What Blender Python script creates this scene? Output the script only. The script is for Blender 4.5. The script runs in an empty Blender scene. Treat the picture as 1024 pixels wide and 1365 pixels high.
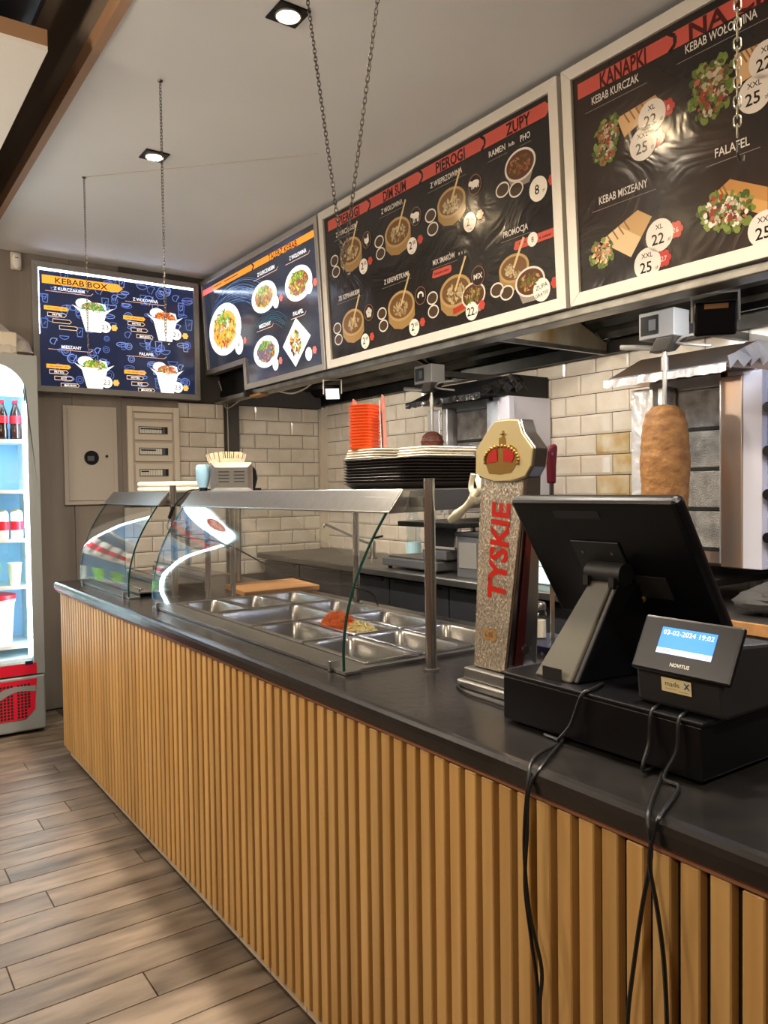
import bpy, math, random
from mathutils import Vector, Matrix
random.seed(7)
PI = math.pi
S = bpy.context.scene
COL = S.collection

# ------------------------------------------------------------------ camera
F, CX, CY, H = 1045.0, 512.0, 682.5, 1.35
def _n(v): return Vector(v).normalized()
_Y = _n(((-222-CX)/F, (660-CY)/F, 1)); _v2 = Vector(((2000-CX)/F, (630-CY)/F, 1))
_X = (_v2 - _Y*_v2.dot(_Y)).normalized(); _Z = _X.cross(_Y)
RM = Matrix((_X, _Y, _Z))                       # photo axes (right, down, forward) -> room axes
cam_d = bpy.data.cameras.new('camera'); cam = bpy.data.objects.new('camera', cam_d); COL.objects.link(cam)
cam_d.sensor_fit = 'HORIZONTAL'; cam_d.sensor_width = 36; cam_d.lens = 36*F/1024; cam_d.clip_start = .02
cm = Matrix(((RM[0][0], -RM[0][1], -RM[0][2]), (RM[1][0], -RM[1][1], -RM[1][2]), (RM[2][0], -RM[2][1], -RM[2][2]))).to_4x4()
cm.translation = (0, 0, H); cam.matrix_world = cm
S.camera = cam
def ray(px, py): return RM @ Vector(((px-CX)/F, (py-CY)/F, 1))
def on(px, py, x=None, y=None, z=None):         # a pixel's direction met with a plane of the room
    d = ray(px, py)
    t = x/d.x if x is not None else y/d.y if y is not None else (z-H)/d.z
    return Vector((0, 0, H)) + d*t

# ------------------------------------------------------------------ world, exposure
S.view_settings.view_transform = 'Standard'; S.view_settings.look = 'None'
S.view_settings.exposure = 0.55; S.view_settings.gamma = 1.0; S.view_settings.use_curve_mapping = False
w = bpy.data.worlds.new('world'); S.world = w; w.use_nodes = True
w.node_tree.nodes['Background'].inputs[0].default_value = (.02, .02, .025, 1)
w.node_tree.nodes['Background'].inputs[1].default_value = .3
S.cycles.use_denoising = True
S.cycles.max_bounces = 10; S.cycles.transparent_max_bounces = 16
S.cycles.sample_clamp_indirect = 6.0

DOWNLIGHT_W = 110.0        # every recessed spot in the ceilings
PENDANT_GLOW = 60.0       # emission of the unseen globe pendants added to brighten the room
HOOD_W = 4.5              # bulkhead lamps added out of sight in the hood to light the tiles
KITCHEN_TUBE = 70.0       # unseen tube lamp added under the hood, beyond the right edge
WARM = (1.0, .90, .76)

# ------------------------------------------------------------------ helpers
def lin(c):
    if isinstance(c, str):
        c = [int(c[i:i+2], 16)/255 for i in (0, 2, 4)]
    return tuple((v/12.92 if v <= .04045 else ((v+.055)/1.055)**2.4) for v in c)
class MB:
    def __init__(s, root=None):
        s.v = []; s.f = []; s.o = Vector(root.location) if root else Vector((0, 0, 0))
    def add(s, vs, fs):
        n = len(s.v); s.v += [Vector(p)-s.o for p in vs]; s.f += [[i+n for i in f] for f in fs]; return s
    def box(s, x0, x1, y0, y1, z0, z1):
        vs = [(x, y, z) for z in (z0, z1) for y in (y0, y1) for x in (x0, x1)]
        return s.add(vs, [(0, 2, 3, 1), (4, 5, 7, 6), (0, 1, 5, 4), (2, 6, 7, 3), (0, 4, 6, 2), (1, 3, 7, 5)])
    def obox(s, c, sx, sy, sz, m):               # box turned by a 3x3 matrix
        c = Vector(c); vs = [c + m @ Vector((x*sx/2, y*sy/2, z*sz/2)) for z in (-1, 1) for y in (-1, 1) for x in (-1, 1)]
        return s.add(vs, [(0, 2, 3, 1), (4, 5, 7, 6), (0, 1, 5, 4), (2, 6, 7, 3), (0, 4, 6, 2), (1, 3, 7, 5)])
    def cyl(s, a, b, r0, r1=None, n=14, cap=True):
        a, b = Vector(a), Vector(b); r1 = r0 if r1 is None else r1
        d = (b-a).normalized(); u = d.orthogonal().normalized(); w_ = d.cross(u)
        ring = lambda c, r: [c + (u*math.cos(2*PI*i/n) + w_*math.sin(2*PI*i/n))*r for i in range(n)]
        fs = [(i, (i+1) % n, n+(i+1) % n, n+i) for i in range(n)]
        if cap: fs += [tuple(range(n-1, -1, -1)), tuple(range(n, 2*n))]
        return s.add(ring(a, r0)+ring(b, r1), fs)
    def lathe(s, c, prof, n=20, sx=1, sy=1):     # prof: (radius, height)
        c = Vector(c); vs = []; fs = []
        for r, z in prof:
            vs += [c + Vector((math.cos(2*PI*i/n)*r*sx, math.sin(2*PI*i/n)*r*sy, z)) for i in range(n)]
        for k in range(len(prof)-1):
            fs += [(k*n+i, k*n+(i+1) % n, (k+1)*n+(i+1) % n, (k+1)*n+i) for i in range(n)]
        fs += [tuple(range(n-1, -1, -1)), tuple(range((len(prof)-1)*n, len(prof)*n))]
        return s.add(vs, fs)
    def tube(s, pts, r, n=8, closed=False):
        pts = [Vector(p) for p in pts]; m = len(pts); vs = []; fs = []; u = None
        for i, p in enumerate(pts):
            a = pts[(i-1) % m] if (closed or i) else p; b = pts[(i+1) % m] if (closed or i < m-1) else p
            d = (b-a).normalized()
            u = d.orthogonal() if u is None else u - d*u.dot(d)
            if u.length < 1e-6: u = d.orthogonal()
            u.normalize(); w_ = d.cross(u); rr = r[i] if isinstance(r, (list, tuple)) else r
            vs += [p + (u*math.cos(2*PI*k/n) + w_*math.sin(2*PI*k/n))*rr for k in range(n)]
        for i in range(m if closed else m-1):
            j = (i+1) % m
            fs += [(i*n+k, i*n+(k+1) % n, j*n+(k+1) % n, j*n+k) for k in range(n)]
        if not closed: fs += [tuple(range(n-1, -1, -1)), tuple(range((m-1)*n, m*n))]
        return s.add(vs, fs)
    def prism(s, poly, d):                       # planar polygon of 3-D points pushed along d
        poly = [Vector(p) for p in poly]; d = Vector(d); n = len(poly)
        fs = [tuple(range(n-1, -1, -1)), tuple(range(n, 2*n))] + [(i, (i+1) % n, n+(i+1) % n, n+i) for i in range(n)]
        return s.add(poly+[p+d for p in poly], fs)
    def strip(s, prof, d, th):                   # open profile (list of 3-D pts) extruded along d with thickness th
        prof = [Vector(p) for p in prof]; d = Vector(d); n = len(prof); off = []
        for i, p in enumerate(prof):
            t = (prof[min(i+1, n-1)]-prof[max(i-1, 0)]).normalized(); off.append(p + t.cross(d.normalized())*th)
        loop = prof + off[::-1]; m = len(loop)
        vs = loop + [p+d for p in loop]; fs = [(i, (i+1) % m, m+(i+1) % m, m+i) for i in range(m)]
        for i in range(n-1):
            fs += [(i, i+1, m-2-i, m-1-i)[::-1], (m+i, m+i+1, 2*m-2-i, 2*m-1-i)]
        return s.add(vs, fs)
    def sphere(s, c, r, n=12, m=8, sx=1, sy=1, sz=1, jit=0):
        c = Vector(c); prof = [(math.sin(PI*k/m), -math.cos(PI*k/m)) for k in range(m+1)]; vs = []; fs = []
        for a, b in prof:
            for i in range(n):
                q = 1+random.uniform(-jit, jit)
                vs.append(c + Vector((math.cos(2*PI*i/n)*a*r*sx*q, math.sin(2*PI*i/n)*a*r*sy*q, b*r*sz*q)))
        for k in range(m): fs += [(k*n+i, k*n+(i+1) % n, (k+1)*n+(i+1) % n, (k+1)*n+i) for i in range(n)]
        return s.add(vs, fs)
    def mesh(s, name):
        me = bpy.data.meshes.new(name); me.from_pydata([tuple(v) for v in s.v], [], s.f); me.update()
        import bmesh
        bm = bmesh.new(); bm.from_mesh(me); bmesh.ops.recalc_face_normals(bm, faces=bm.faces[:]); bm.to_mesh(me); bm.free()
        return me
    def build(s, name, mat, parent=None, bevel=0, smooth=False, seg=2):
        me = s.mesh(name); o = bpy.data.objects.new(name, me); COL.objects.link(o)
        me.materials.append(M[mat] if isinstance(mat, str) else mat)
        if parent: o.parent = parent
        if smooth:
            for p in me.polygons: p.use_smooth = True
            me.set_sharp_from_angle(angle=math.radians(40))
        if bevel:
            b = o.modifiers.new('bevel', 'BEVEL'); b.width = bevel; b.segments = seg; b.limit_method = 'ANGLE'
        return o
def tag(o, label, cat, group=None):
    o['label'] = label; o['category'] = cat
    if group: o['group'] = group
    return o
def thing(name, label, cat, loc=(0, 0, 0), group=None, rz=0):
    o = bpy.data.objects.new(name, None); COL.objects.link(o); o.location = loc; o.rotation_euler = (0, 0, rz)
    o.empty_display_size = .05
    return tag(o, label, cat, group)
def struct(o): o['kind'] = 'structure'; return o
def dup(root, loc, rz=None, label=None):
    r = root.copy(); COL.objects.link(r); r.location = loc
    if rz is not None: r.rotation_euler = (0, 0, rz)
    if label: r['label'] = label
    for ch in root.children:
        c = ch.copy(); COL.objects.link(c); c.parent = r
        for g in ch.children:
            d = g.copy(); COL.objects.link(d); d.parent = c
    return r
def spline(pts, n=8):                            # Catmull-Rom through points
    pts = [Vector(p) for p in pts]; out = []
    P = [pts[0]*2-pts[1]] + pts + [pts[-1]*2-pts[-2]]
    for i in range(1, len(P)-2):
        for k in range(n):
            t = k/n; a, b, c, d = P[i-1:i+3]
            out.append(.5*((2*b) + (c-a)*t + (2*a-5*b+4*c-d)*t*t + (3*b-a-3*c+d)*t**3))
    return out+[pts[-1]]

# ------------------------------------------------------------------ materials
M = {}
def mat(name, col, rough=.5, metal=0, noise=0, nscale=(8, 8, 8), col2=None, rnd=0, bump=0, bscale=60, spec=.5, emit=None, estr=0, coat=0, stretch=None, detail=6, objrnd=False, aniso=0):
    m = bpy.data.materials.new(name); m.use_nodes = True; nt = m.node_tree; N = nt.nodes; L = nt.links
    b = N['Principled BSDF']; M[name] = m
    c = lin(col) + (1,)
    b.inputs['Base Color'].default_value = c; b.inputs['Roughness'].default_value = rough; b.inputs['Metallic'].default_value = metal
    b.inputs['Specular IOR Level'].default_value = spec; b.inputs['Coat Weight'].default_value = coat; b.inputs['Coat Roughness'].default_value = .08
    tc = N.new('ShaderNodeTexCoord'); mp = N.new('ShaderNodeMapping'); L.new(tc.outputs['Object'], mp.inputs['Vector'])
    mp.inputs['Scale'].default_value = nscale if not stretch else stretch
    vec = mp.outputs['Vector']
    if objrnd or rnd:
        oi = N.new('ShaderNodeObjectInfo'); ad = N.new('ShaderNodeVectorMath'); ad.operation = 'ADD'
        sc = N.new('ShaderNodeMath'); sc.operation = 'MULTIPLY'; sc.inputs[1].default_value = 53.0; L.new(oi.outputs['Random'], sc.inputs[0])
        L.new(vec, ad.inputs[0]); L.new(sc.outputs[0], ad.inputs[1]); vec = ad.outputs[0]
    out = None
    if noise:
        no = N.new('ShaderNodeTexNoise'); no.inputs['Scale'].default_value = 1.0; no.inputs['Detail'].default_value = detail; L.new(vec, no.inputs['Vector'])
        rp = N.new('ShaderNodeMapRange'); rp.inputs['From Min'].default_value = .3; rp.inputs['From Max'].default_value = .7; L.new(no.outputs['Fac'], rp.inputs['Value'])
        mx = N.new('ShaderNodeMix'); mx.data_type = 'RGBA'; mx.inputs['A'].default_value = c
        c2 = lin(col2)+(1,) if col2 else tuple(v*(1-noise) for v in c[:3])+(1,)
        mx.inputs['B'].default_value = c2; L.new(rp.outputs['Result'], mx.inputs['Factor']); out = mx.outputs['Result']
    if rnd:
        hs = N.new('ShaderNodeHueSaturation'); mr = N.new('ShaderNodeMapRange'); mr.inputs['To Min'].default_value = 1-rnd; mr.inputs['To Max'].default_value = 1+rnd
        L.new(oi.outputs['Random'], mr.inputs['Value']); L.new(mr.outputs['Result'], hs.inputs['Value'])
        if out: L.new(out, hs.inputs['Color'])
        else: hs.inputs['Color'].default_value = c
        out = hs.outputs['Color']
    if out: L.new(out, b.inputs['Base Color'])
    if bump:
        n2 = N.new('ShaderNodeTexNoise'); n2.inputs['Scale'].default_value = bscale; n2.inputs['Detail'].default_value = 3; L.new(tc.outputs['Object'], n2.inputs['Vector'])
        if stretch or aniso: L.new(vec, n2.inputs['Vector']); n2.inputs['Scale'].default_value = 1.0
        bp = N.new('ShaderNodeBump'); bp.inputs['Strength'].default_value = bump; bp.inputs['Distance'].default_value = .01
        L.new(n2.outputs['Fac'], bp.inputs['Height']); L.new(bp.outputs['Normal'], b.inputs['Normal'])
    if emit:
        b.inputs['Emission Color'].default_value = lin(emit)+(1,); b.inputs['Emission Strength'].default_value = estr
    return m
mat('slat_wood', 'd0a868', .45, noise=.25, stretch=(30, 30, 1.6), col2='b88c4e', rnd=.12)
mat('backing', '17110c', .7)
mat('trim_wood', '94664a', .5, noise=.2, stretch=(20, 2, 20))
mat('kick_strip', 'c9b9a0', .5, noise=.2)
mat('worktop', '131211', .24, noise=.5, nscale=(7, 7, 7), col2='242120', bump=.06, bscale=40, spec=.5)
mat('plank', '7b6c5c', .40, noise=.4, stretch=(4.0, 18, 18), col2='463a2e', rnd=.2, bump=.1)
mat('floor_base', '3a3028', .8)
mat('ceiling', 'e0e1e1', .9, noise=.06, nscale=(1.5, 1.5, 1.5))
mat('ceiling_dark', '5a524a', .9)
mat('fascia', '8a7866', .7, noise=.3, stretch=(6, 1, 6))
mat('fascia_edge', 'a5805f', .6)
mat('white_panel', 'efece4', .8)
mat('black_metal', '17171a', .45, metal=.3)
mat('duct', '26262a', .4, metal=.6)
mat('wall_paint', '8b857c', .8, noise=.1)
mat('wall_brown', '6b3b2c', .6, noise=.4, nscale=(2, 2, 5), col2='8a6a55')
mat('wall_wood', '857b72', .55, noise=.25, stretch=(9, 9, .8), col2='716860', bump=.04)
mat('dark_band', '45413f', .6)
mat('grout', '4a3f36', .9)
mat('tile', 'd9d2c6', .12, rnd=.05, noise=.12, nscale=(9, 9, 9), spec=.6, col2='cdc1af')
mat('tile_stained', 'd2c5a8', .15, rnd=.06, noise=.5, nscale=(12, 12, 12), col2='b8995f', spec=.6)
mat('steel', 'b9b7b2', .28, metal=1, noise=.12, stretch=(3, 60, 60), bump=.02)
mat('steel_v', 'bdbab4', .25, metal=1, noise=.12, stretch=(60, 60, 2))
mat('steel_dull', '8f8d89', .42, metal=1, noise=.25, nscale=(6, 6, 6))
mat('steel_worn', 'c4a184', .35, metal=.9, noise=.45, nscale=(9, 9, 4), col2='a9a4a0', bump=.05)
mat('galv', '9a9890', .35, metal=1, noise=.4, nscale=(14, 14, 14))
mat('hood_dark', '3a3a38', .4, metal=.9, noise=.4, nscale=(6, 6, 6), col2='1d1c1b')
mat('baffle', '5a5b58', .32, metal=1, noise=.5, nscale=(5, 5, 5), col2='2a2a28')
mat('grease_plate', 'b0aa98', .38, metal=.7, noise=.9, nscale=(5, 5, 3), col2='7d5c22')
mat('foil', 'e8e8ea', .28, metal=.75, bump=.35, bscale=28)
mat('foil_black', '1b1b1c', .22, metal=.2, bump=1.0, bscale=28, spec=.8)
mat('mesh_burner', '7b7a78', .5, metal=.7, noise=.5, nscale=(18, 18, 18), col2='b5b2ae', bump=.6, bscale=260)
mat('alu', 'c6c2ba', .38, metal=.85)
mat('alu_white', 'd6d0c4', .45, metal=.25)
mat('panel_cool_lit', 'd2d3e2', .4, metal=.15)  # white grill panels; the lilac tint puts cool light into their colour
mat('frame_grey', '8d8b88', .5, metal=.3)
mat('white_plastic', 'e3e0d8', .4)
mat('cream_plastic', 'cfc4b2', .45)
mat('panel_paint', 'b3a99d', .5)
mat('black_plastic', '0a0a0d', .34, spec=.3)
mat('black_matte', '1a1a1b', .55)
mat('olive_plastic', '4a4638', .5)
mat('grey_plastic', '55565a', .45)
mat('dark_door', '3b3d42', .42, metal=.3, noise=.2)
mat('foam_white', 'e9e2d2', .7)
mat('orange_plastic', 'e8560f', .4)
mat('pink_paper', 'd98a7c', .7)
mat('kraft', 'bd8a55', .6, noise=.3, stretch=(3, 30, 30))
mat('board_wood', 'b8854c', .5, noise=.3, stretch=(3, 30, 30), col2='8e5f2e')
mat('fork_wood', 'e2cfae', .6)
mat('blue_film', '9cc8e4', .3)
mat('meat', 'a67844', .65, noise=.6, nscale=(26, 26, 40), col2='7c5229', bump=.45, bscale=70)
mat('meat_char', '6b3320', .6, noise=.7, nscale=(40, 40, 40), col2='2f150c', bump=.8, bscale=80)
mat('handle_red', '4d0a18', .35)
mat('blade', 'c8c8c8', .2, metal=1)
mat('crown_cream', 'e2d29a', .28, coat=.5)
mat('crown_gold', '9c7a38', .35, metal=.4)
mat('crown_red', 'd0281c', .3)
mat('tap_red', 'd22a1c', .35)
mat('maroon', '5a1a16', .3)
mat('cable_black', '101010', .4)
mat('cable_grey', '9a968e', .5)
mat('salt', 'ece4d2', .8)
mat('green_glass_edge', '10302a', .15)
mat('glove', 'd9d3b8', .5)
mat('cloth_grey', '4c4b4a', .9, noise=.3, bump=.5, bscale=20)
mat('navy_plastic', '10173a', .4)
mat('ice_blue', 'b9e2ee', .35)
mat('sticker_cream', 'e6d9a8', .5)
mat('chain_metal', '5e5a53', .4, metal=1)
mat('fridge_body', '8f9290', .4, metal=.3)
mat('fridge_inner', 'dff0f6', .5)
mat('fridge_red', 'c3122e', .35)
mat('fridge_blue', '94c4e6', .5)
mat('led', 'ffffff', .5, emit='d6f0ff', estr=6.0)
mat('led_strip', 'ffffff', .5, emit='dcf3ff', estr=34.0)
mat('bulb', 'ffffff', .5, emit='ffdfae', estr=300.0)
mat('flood_lens', 'dfe6ee', .3, emit='f4f8ff', estr=1.2)
mat('cola', '2a0f0c', .12, coat=.5)
mat('label_red', 'd3142c', .4)
mat('label_white', 'f2f2f2', .4)
mat('can_white', 'eef0ee', .3, metal=.2)
mat('gold_lid', 'd8b04a', .3, metal=.8)
mat('green_pack', '8fd45a', .4)
mat('bag_film', 'd8d0c6', .35, bump=.6, bscale=12).node_tree.nodes['Principled BSDF'].inputs['Alpha'].default_value = .55
mat('breaker', 'd9d5c8', .4)
mat('ink', '161412', .6)
mat('plaster_edge', 'c2b8a6', .9)

def glass_mat(name, tint, ior=1.5, rough=0.0):
    m = bpy.data.materials.new(name); m.use_nodes = True; N = m.node_tree.nodes; L = m.node_tree.links; M[name] = m
    N.remove(N['Principled BSDF']); o = N['Material Output']
    t = N.new('ShaderNodeBsdfTransparent'); t.inputs[0].default_value = tint+(1,)
    g = N.new('ShaderNodeBsdfGlossy'); g.inputs['Roughness'].default_value = rough
    fr = N.new('ShaderNodeFresnel'); ge = N.new('ShaderNodeNewGeometry'); mr = N.new('ShaderNodeMapRange')   # same reflectance from both sides of a pane
    mr.inputs['To Min'].default_value = ior; mr.inputs['To Max'].default_value = 1/ior; L.new(ge.outputs['Backfacing'], mr.inputs['Value']); L.new(mr.outputs['Result'], fr.inputs['IOR'])
    mx = N.new('ShaderNodeMixShader'); L.new(fr.outputs[0], mx.inputs[0]); L.new(t.outputs[0], mx.inputs[1]); L.new(g.outputs[0], mx.inputs[2]); L.new(mx.outputs[0], o.inputs[0])
glass_mat('glass', (.975, .985, .98))
glass_mat('shaker_glass', (.9, .9, .88), 1.45, .05)
glass_mat('bottle_clear', (.85, .9, .93), 1.4, .03)
glass_mat('film_bag', (.82, .8, .77), 1.4, .25)

def print_mat(name, emit=0, rough=.16, wav=.06, bscale=9):    # flat print: colours come from the printed shapes' colour attribute
    m = bpy.data.materials.new(name); m.use_nodes = True; N = m.node_tree.nodes; L = m.node_tree.links; M[name] = m
    b = N['Principled BSDF']; a = N.new('ShaderNodeVertexColor'); a.layer_name = 'Col'
    L.new(a.outputs['Color'], b.inputs['Base Color']); b.inputs['Roughness'].default_value = rough
    if wav:
        tc = N.new('ShaderNodeTexCoord'); n2 = N.new('ShaderNodeTexNoise'); n2.inputs['Scale'].default_value = bscale; n2.inputs['Detail'].default_value = 4
        L.new(tc.outputs['Object'], n2.inputs['Vector']); bp = N.new('ShaderNodeBump'); bp.inputs['Strength'].default_value = wav; bp.inputs['Distance'].default_value = .02
        L.new(n2.outputs['Fac'], bp.inputs['Height']); L.new(bp.outputs['Normal'], b.inputs['Normal'])
    if emit:
        L.new(a.outputs['Color'], b.inputs['Emission Color']); b.inputs['Emission Strength'].default_value = emit
print_mat('print')
print_mat('print_lit', .72, .25, 0)
print_mat('print_small', 0, .35, 0)
print_mat('print_lcd', .8, .3, 0)

class Print:                                     # coloured flat shapes in local x (right), y (up), z (towards the viewer)
    def __init__(s, m='print'): s.v = []; s.f = []; s.c = []; s.m = m
    def poly(s, pts, col, z):
        n = len(s.v); s.v += [(p[0], p[1], z) for p in pts]; s.f.append(list(range(n, n+len(pts)))); s.c.append(lin(col))
    def ell(s, c, rx, ry, col, z, n=22, rot=0, jit=0):
        cr, sr = math.cos(rot), math.sin(rot); pts = []
        for i in range(n):
            q = 1+random.uniform(-jit, jit); a, b = rx*math.cos(2*PI*i/n)*q, ry*math.sin(2*PI*i/n)*q
            pts.append((c[0]+a*cr-b*sr, c[1]+a*sr+b*cr))
        s.poly(pts, col, z)
    def ring(s, c, rx, ry, w_, col, z, n=22, a0=0, a1=2*PI):
        for i in range(n):
            a, b = a0+(a1-a0)*i/n, a0+(a1-a0)*(i+1)/n
            q = lambda t, k: (c[0]+(rx-k)*math.cos(t), c[1]+(ry-k)*math.sin(t))
            s.poly([q(a, 0), q(b, 0), q(b, w_), q(a, w_)], col, z)
    def line(s, pts, w_, col, z):
        for a, b in zip(pts, pts[1:]):
            d = Vector((b[0]-a[0], b[1]-a[1]))
            if d.length < 1e-6: continue
            d.normalize(); p = Vector((-d.y, d.x))*w_/2
            s.poly([(a[0]+p.x, a[1]+p.y), (a[0]-p.x, a[1]-p.y), (b[0]-p.x, b[1]-p.y), (b[0]+p.x, b[1]+p.y)], col, z)
    def text(s, t, c, h, col, z, bold=.0, width=None, rot=0, cond=1.0):   # centred at c, capital height h
        cu = bpy.data.curves.new('t', 'FONT'); cu.body = t; cu.size = 1; cu.offset = bold; cu.resolution_u = 2; cu.fill_mode = 'FRONT'
        o = bpy.data.objects.new('t', cu); COL.objects.link(o); dg = bpy.context.evaluated_depsgraph_get()
        me = bpy.data.meshes.new_from_object(o.evaluated_get(dg))
        if len(me.vertices):
            xs = [v.co.x for v in me.vertices]; ys = [v.co.y for v in me.vertices]
            k = h/.73; kx = k*cond
            if width: kx = width/(max(xs)-min(xs))
            mx_, my = (max(xs)+min(xs))/2, .365
            cr, sr = math.cos(rot), math.sin(rot); n = len(s.v)
            for v in me.vertices:
                a, b = (v.co.x-mx_)*kx, (v.co.y-my)*k; s.v.append((c[0]+a*cr-b*sr, c[1]+a*sr+b*cr, z))
            for p in me.polygons: s.f.append([i+n for i in p.vertices]); s.c.append(lin(col))
        bpy.data.objects.remove(o); bpy.data.curves.remove(cu); bpy.data.meshes.remove(me)
    def dash(s, c, wd, h, col, z):               # lettering too small to read in the photo
        x = c[0]-wd/2; r = random.Random(int(wd*1e4))
        while x < c[0]+wd/2-h*.3:
            q = h*r.uniform(.35, .8); hh = h*r.uniform(.6, 1)/2
            s.poly([(x, c[1]-h/2), (x+q, c[1]-h/2), (x+q, c[1]+hh), (x, c[1]+hh)], col, z); x += q+h*r.choice((.25, .25, .3, .9))
    def build(s, name, parent):
        me = bpy.data.meshes.new(name); me.from_pydata(s.v, [], s.f); me.update()
        at = me.color_attributes.new('Col', 'FLOAT_COLOR', 'CORNER'); k = 0
        for p, c in zip(me.polygons, s.c):
            for _ in p.vertices: at.data[k].color = c+(1,); k += 1
        import bmesh
        bm = bmesh.new(); bm.from_mesh(me)
        bad = [f for f in bm.faces if f.normal.z < 0]; bmesh.ops.reverse_faces(bm, faces=bad); bm.to_mesh(me); bm.free()
        o = bpy.data.objects.new(name, me); COL.objects.link(o); me.materials.append(M[s.m]); o.parent = parent; return o
# ------------------------------------------------------------------ the room
XB, YF, ZC, ZU = 3.08, 5.17, 2.80, 3.30           # back wall, far wall, dropped ceiling, upper ceiling
XL, YN, XC = -2.4, -2.4, .765                      # left wall, near wall, edge of the dropped ceiling
ZT = .89                                           # counter top
floor = struct(MB().box(XL, XB, YN, YF, -.06, -.006).build('floor', 'floor_base'))
ceil = struct(MB().box(XC, XB, YN, YF, ZC, ZC+.03).build('ceiling', 'ceiling'))
struct(MB().box(XL, XC, YN, YF, ZU, ZU+.03).build('ceiling_upper', 'ceiling_dark'))
tr = struct(MB().box(XC-.02, XC, YN, YF, ZC+.055, ZU).build('trim_1', 'fascia'))
struct(MB().box(XC-.03, XC, YN, YF, ZC-.004, ZC+.055).build('trim_2', 'fascia_edge'))
wb = struct(MB().box(XB, XB+.08, YN, YF+.08, -.06, ZU).build('wall_back', 'grout'))
wf = struct(MB().box(XL, XB, YF, YF+.08, -.06, ZU).build('wall_far', 'grout'))
struct(MB().box(XL-.08, XL, YN, YF+.08, -.06, ZU).build('wall_left', 'wall_brown'))
struct(MB().box(XL-.08, XB+.08, YN-.08, YN, -.06, ZU).build('wall_near', 'wall_paint'))

# floor planks, long side across the aisle
def plank_mesh(l, d):
    b = .0012
    vs = [(0, 0, -.006), (l, 0, -.006), (l, d, -.006), (0, d, -.006), (b, b, 0), (l-b, b, 0), (l-b, d-b, 0), (b, d-b, 0)]
    m = MB(); m.add(vs, [(4, 5, 6, 7), (0, 1, 5, 4), (1, 2, 6, 5), (2, 3, 7, 6), (3, 0, 4, 7)])
    return m
PW = .1285
jt = {2: .55, -3: .672, 1: .359, 7: .651, 12: .853, -1: .364}
cache = {}
for r in range(-14, 22):
    y0 = 2.424 + r*PW
    if y0+PW > YF: break
    j = jt.get(r, random.uniform(-.2, .95)); x = j-1.22*2
    while x < 2.3:
        a, b = max(x, XL), min(x+1.22, 2.4)
        key = round(b-a, 3)
        if key > .05:
            if key not in cache:
                cache[key] = plank_mesh(key-.002, PW-.002).mesh('plank'); cache[key].materials.append(M['plank'])
            if b > -.75 and a < 1.0:                 # the stretch of floor in view
                o = bpy.data.objects.new('plank', cache[key]); COL.objects.link(o); o.location = (a+.001, y0+.001, 0); o.parent = floor
        x += 1.22

# wall tiles
def tile_mesh(wd, ht):
    e, p = .012, .008; a, b = wd/2-.002, ht/2-.002
    vs = [(-a, 0, -b), (a, 0, -b), (a, 0, b), (-a, 0, b), (-a, -p*.45, -b), (a, -p*.45, -b), (a, -p*.45, b), (-a, -p*.45, b),
          (-a+e, -p, -b+e), (a-e, -p, -b+e), (a-e, -p, b-e), (-a+e, -p, b-e)]
    fs = [(8, 9, 10, 11)]
    for i in range(4):
        j = (i+1) % 4; fs += [(i, j, 4+j, 4+i), (4+i, 4+j, 8+j, 8+i)]
    return MB().add(vs, fs)
TW, TH = .196, .1005
tcache = {}
def tile(parent, x, y, z, wd, rz, m='tile', ht=TH):
    k = (round(wd, 3), m, round(ht, 3))
    if k not in tcache: tcache[k] = tile_mesh(wd, ht).mesh('tile'); tcache[k].materials.append(M[m])
    o = bpy.data.objects.new('tile', tcache[k]); COL.objects.link(o); o.location = (x, y, z); o.rotation_euler = (0, 0, rz); o.parent = parent
ZR = 1.997+.003                                    # a joint line that shows under the hood
for r in range(-12, 2):
    z = ZR + (r-.5)*TH
    if z < .85: continue
    y = 2.755 + (TW/2 if r % 2 else 0)
    k0 = -9
    for k in range(-9, 14):
        yc = y + k*TW - TW/2
        a, b = max(yc-TW/2, 1.0), min(yc+TW/2, YF)
        if b-a < .03: continue
        st = (a < 2.52 and a > 1.9 and 1.2 < z < 1.64)
        tile(wb, XB, (a+b)/2, z, b-a, -PI/2, 'tile_stained' if st and (k+r) % 3 != 0 else 'tile')
xl, xr = 1.93, 2.262
for r in range(-11, 1):
    z = 1.948 + (r-.5)*TH
    off = .0 if r % 2 else -TW*.62
    xl0 = xl if z > 1.26 else 1.552
    for k in range(-3, 3):
        a, b = max(xl0, xl+off+k*TW), min(xr, xl+off+(k+1)*TW)
        if b-a > .025: tile(wf, (a+b)/2, YF, z, b-a, 0)
    for k in range(-1, 5):
        o2 = 0 if r % 2 else TW/2
        a, b = max(2.37, 2.40-TW+o2+k*TW), min(3.03, 2.40+o2+k*TW)
        if b-a > .025 and z < 1.93: tile(wf, (a+b)/2, YF, z, b-a, 0)
# laminate boards left of the tiles, dark strip, corner pipe
for i, (a, b) in enumerate(((XL, -1.6), (-1.598, -.8), (-.798, 0), (.002, .78), (.782, 1.24), (1.242, 1.545))):
    MB().box(a, b, YF-.012, YF, 0, ZU if b < XC else ZC).build('wall_panel', 'wall_wood', wf, bevel=.002)
MB().box(1.547, 1.93, YF-.008, YF, 1.26, ZC).build('wall_panel', 'wall_wood', wf)
MB().box(1.55, 3.06, YF-.016, YF-.001, 1.955, ZC).build('wall_panel', 'dark_band', wf)
MB().box(2.277, 2.365, YF-.03, YF, .9, 1.955).build('wall_strip', 'dark_band', wf)
MB().box(3.03, XB, YF-.05, YF, .9, 1.96).build('corner_strip', 'cream_plastic', wf, bevel=.003)

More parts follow.
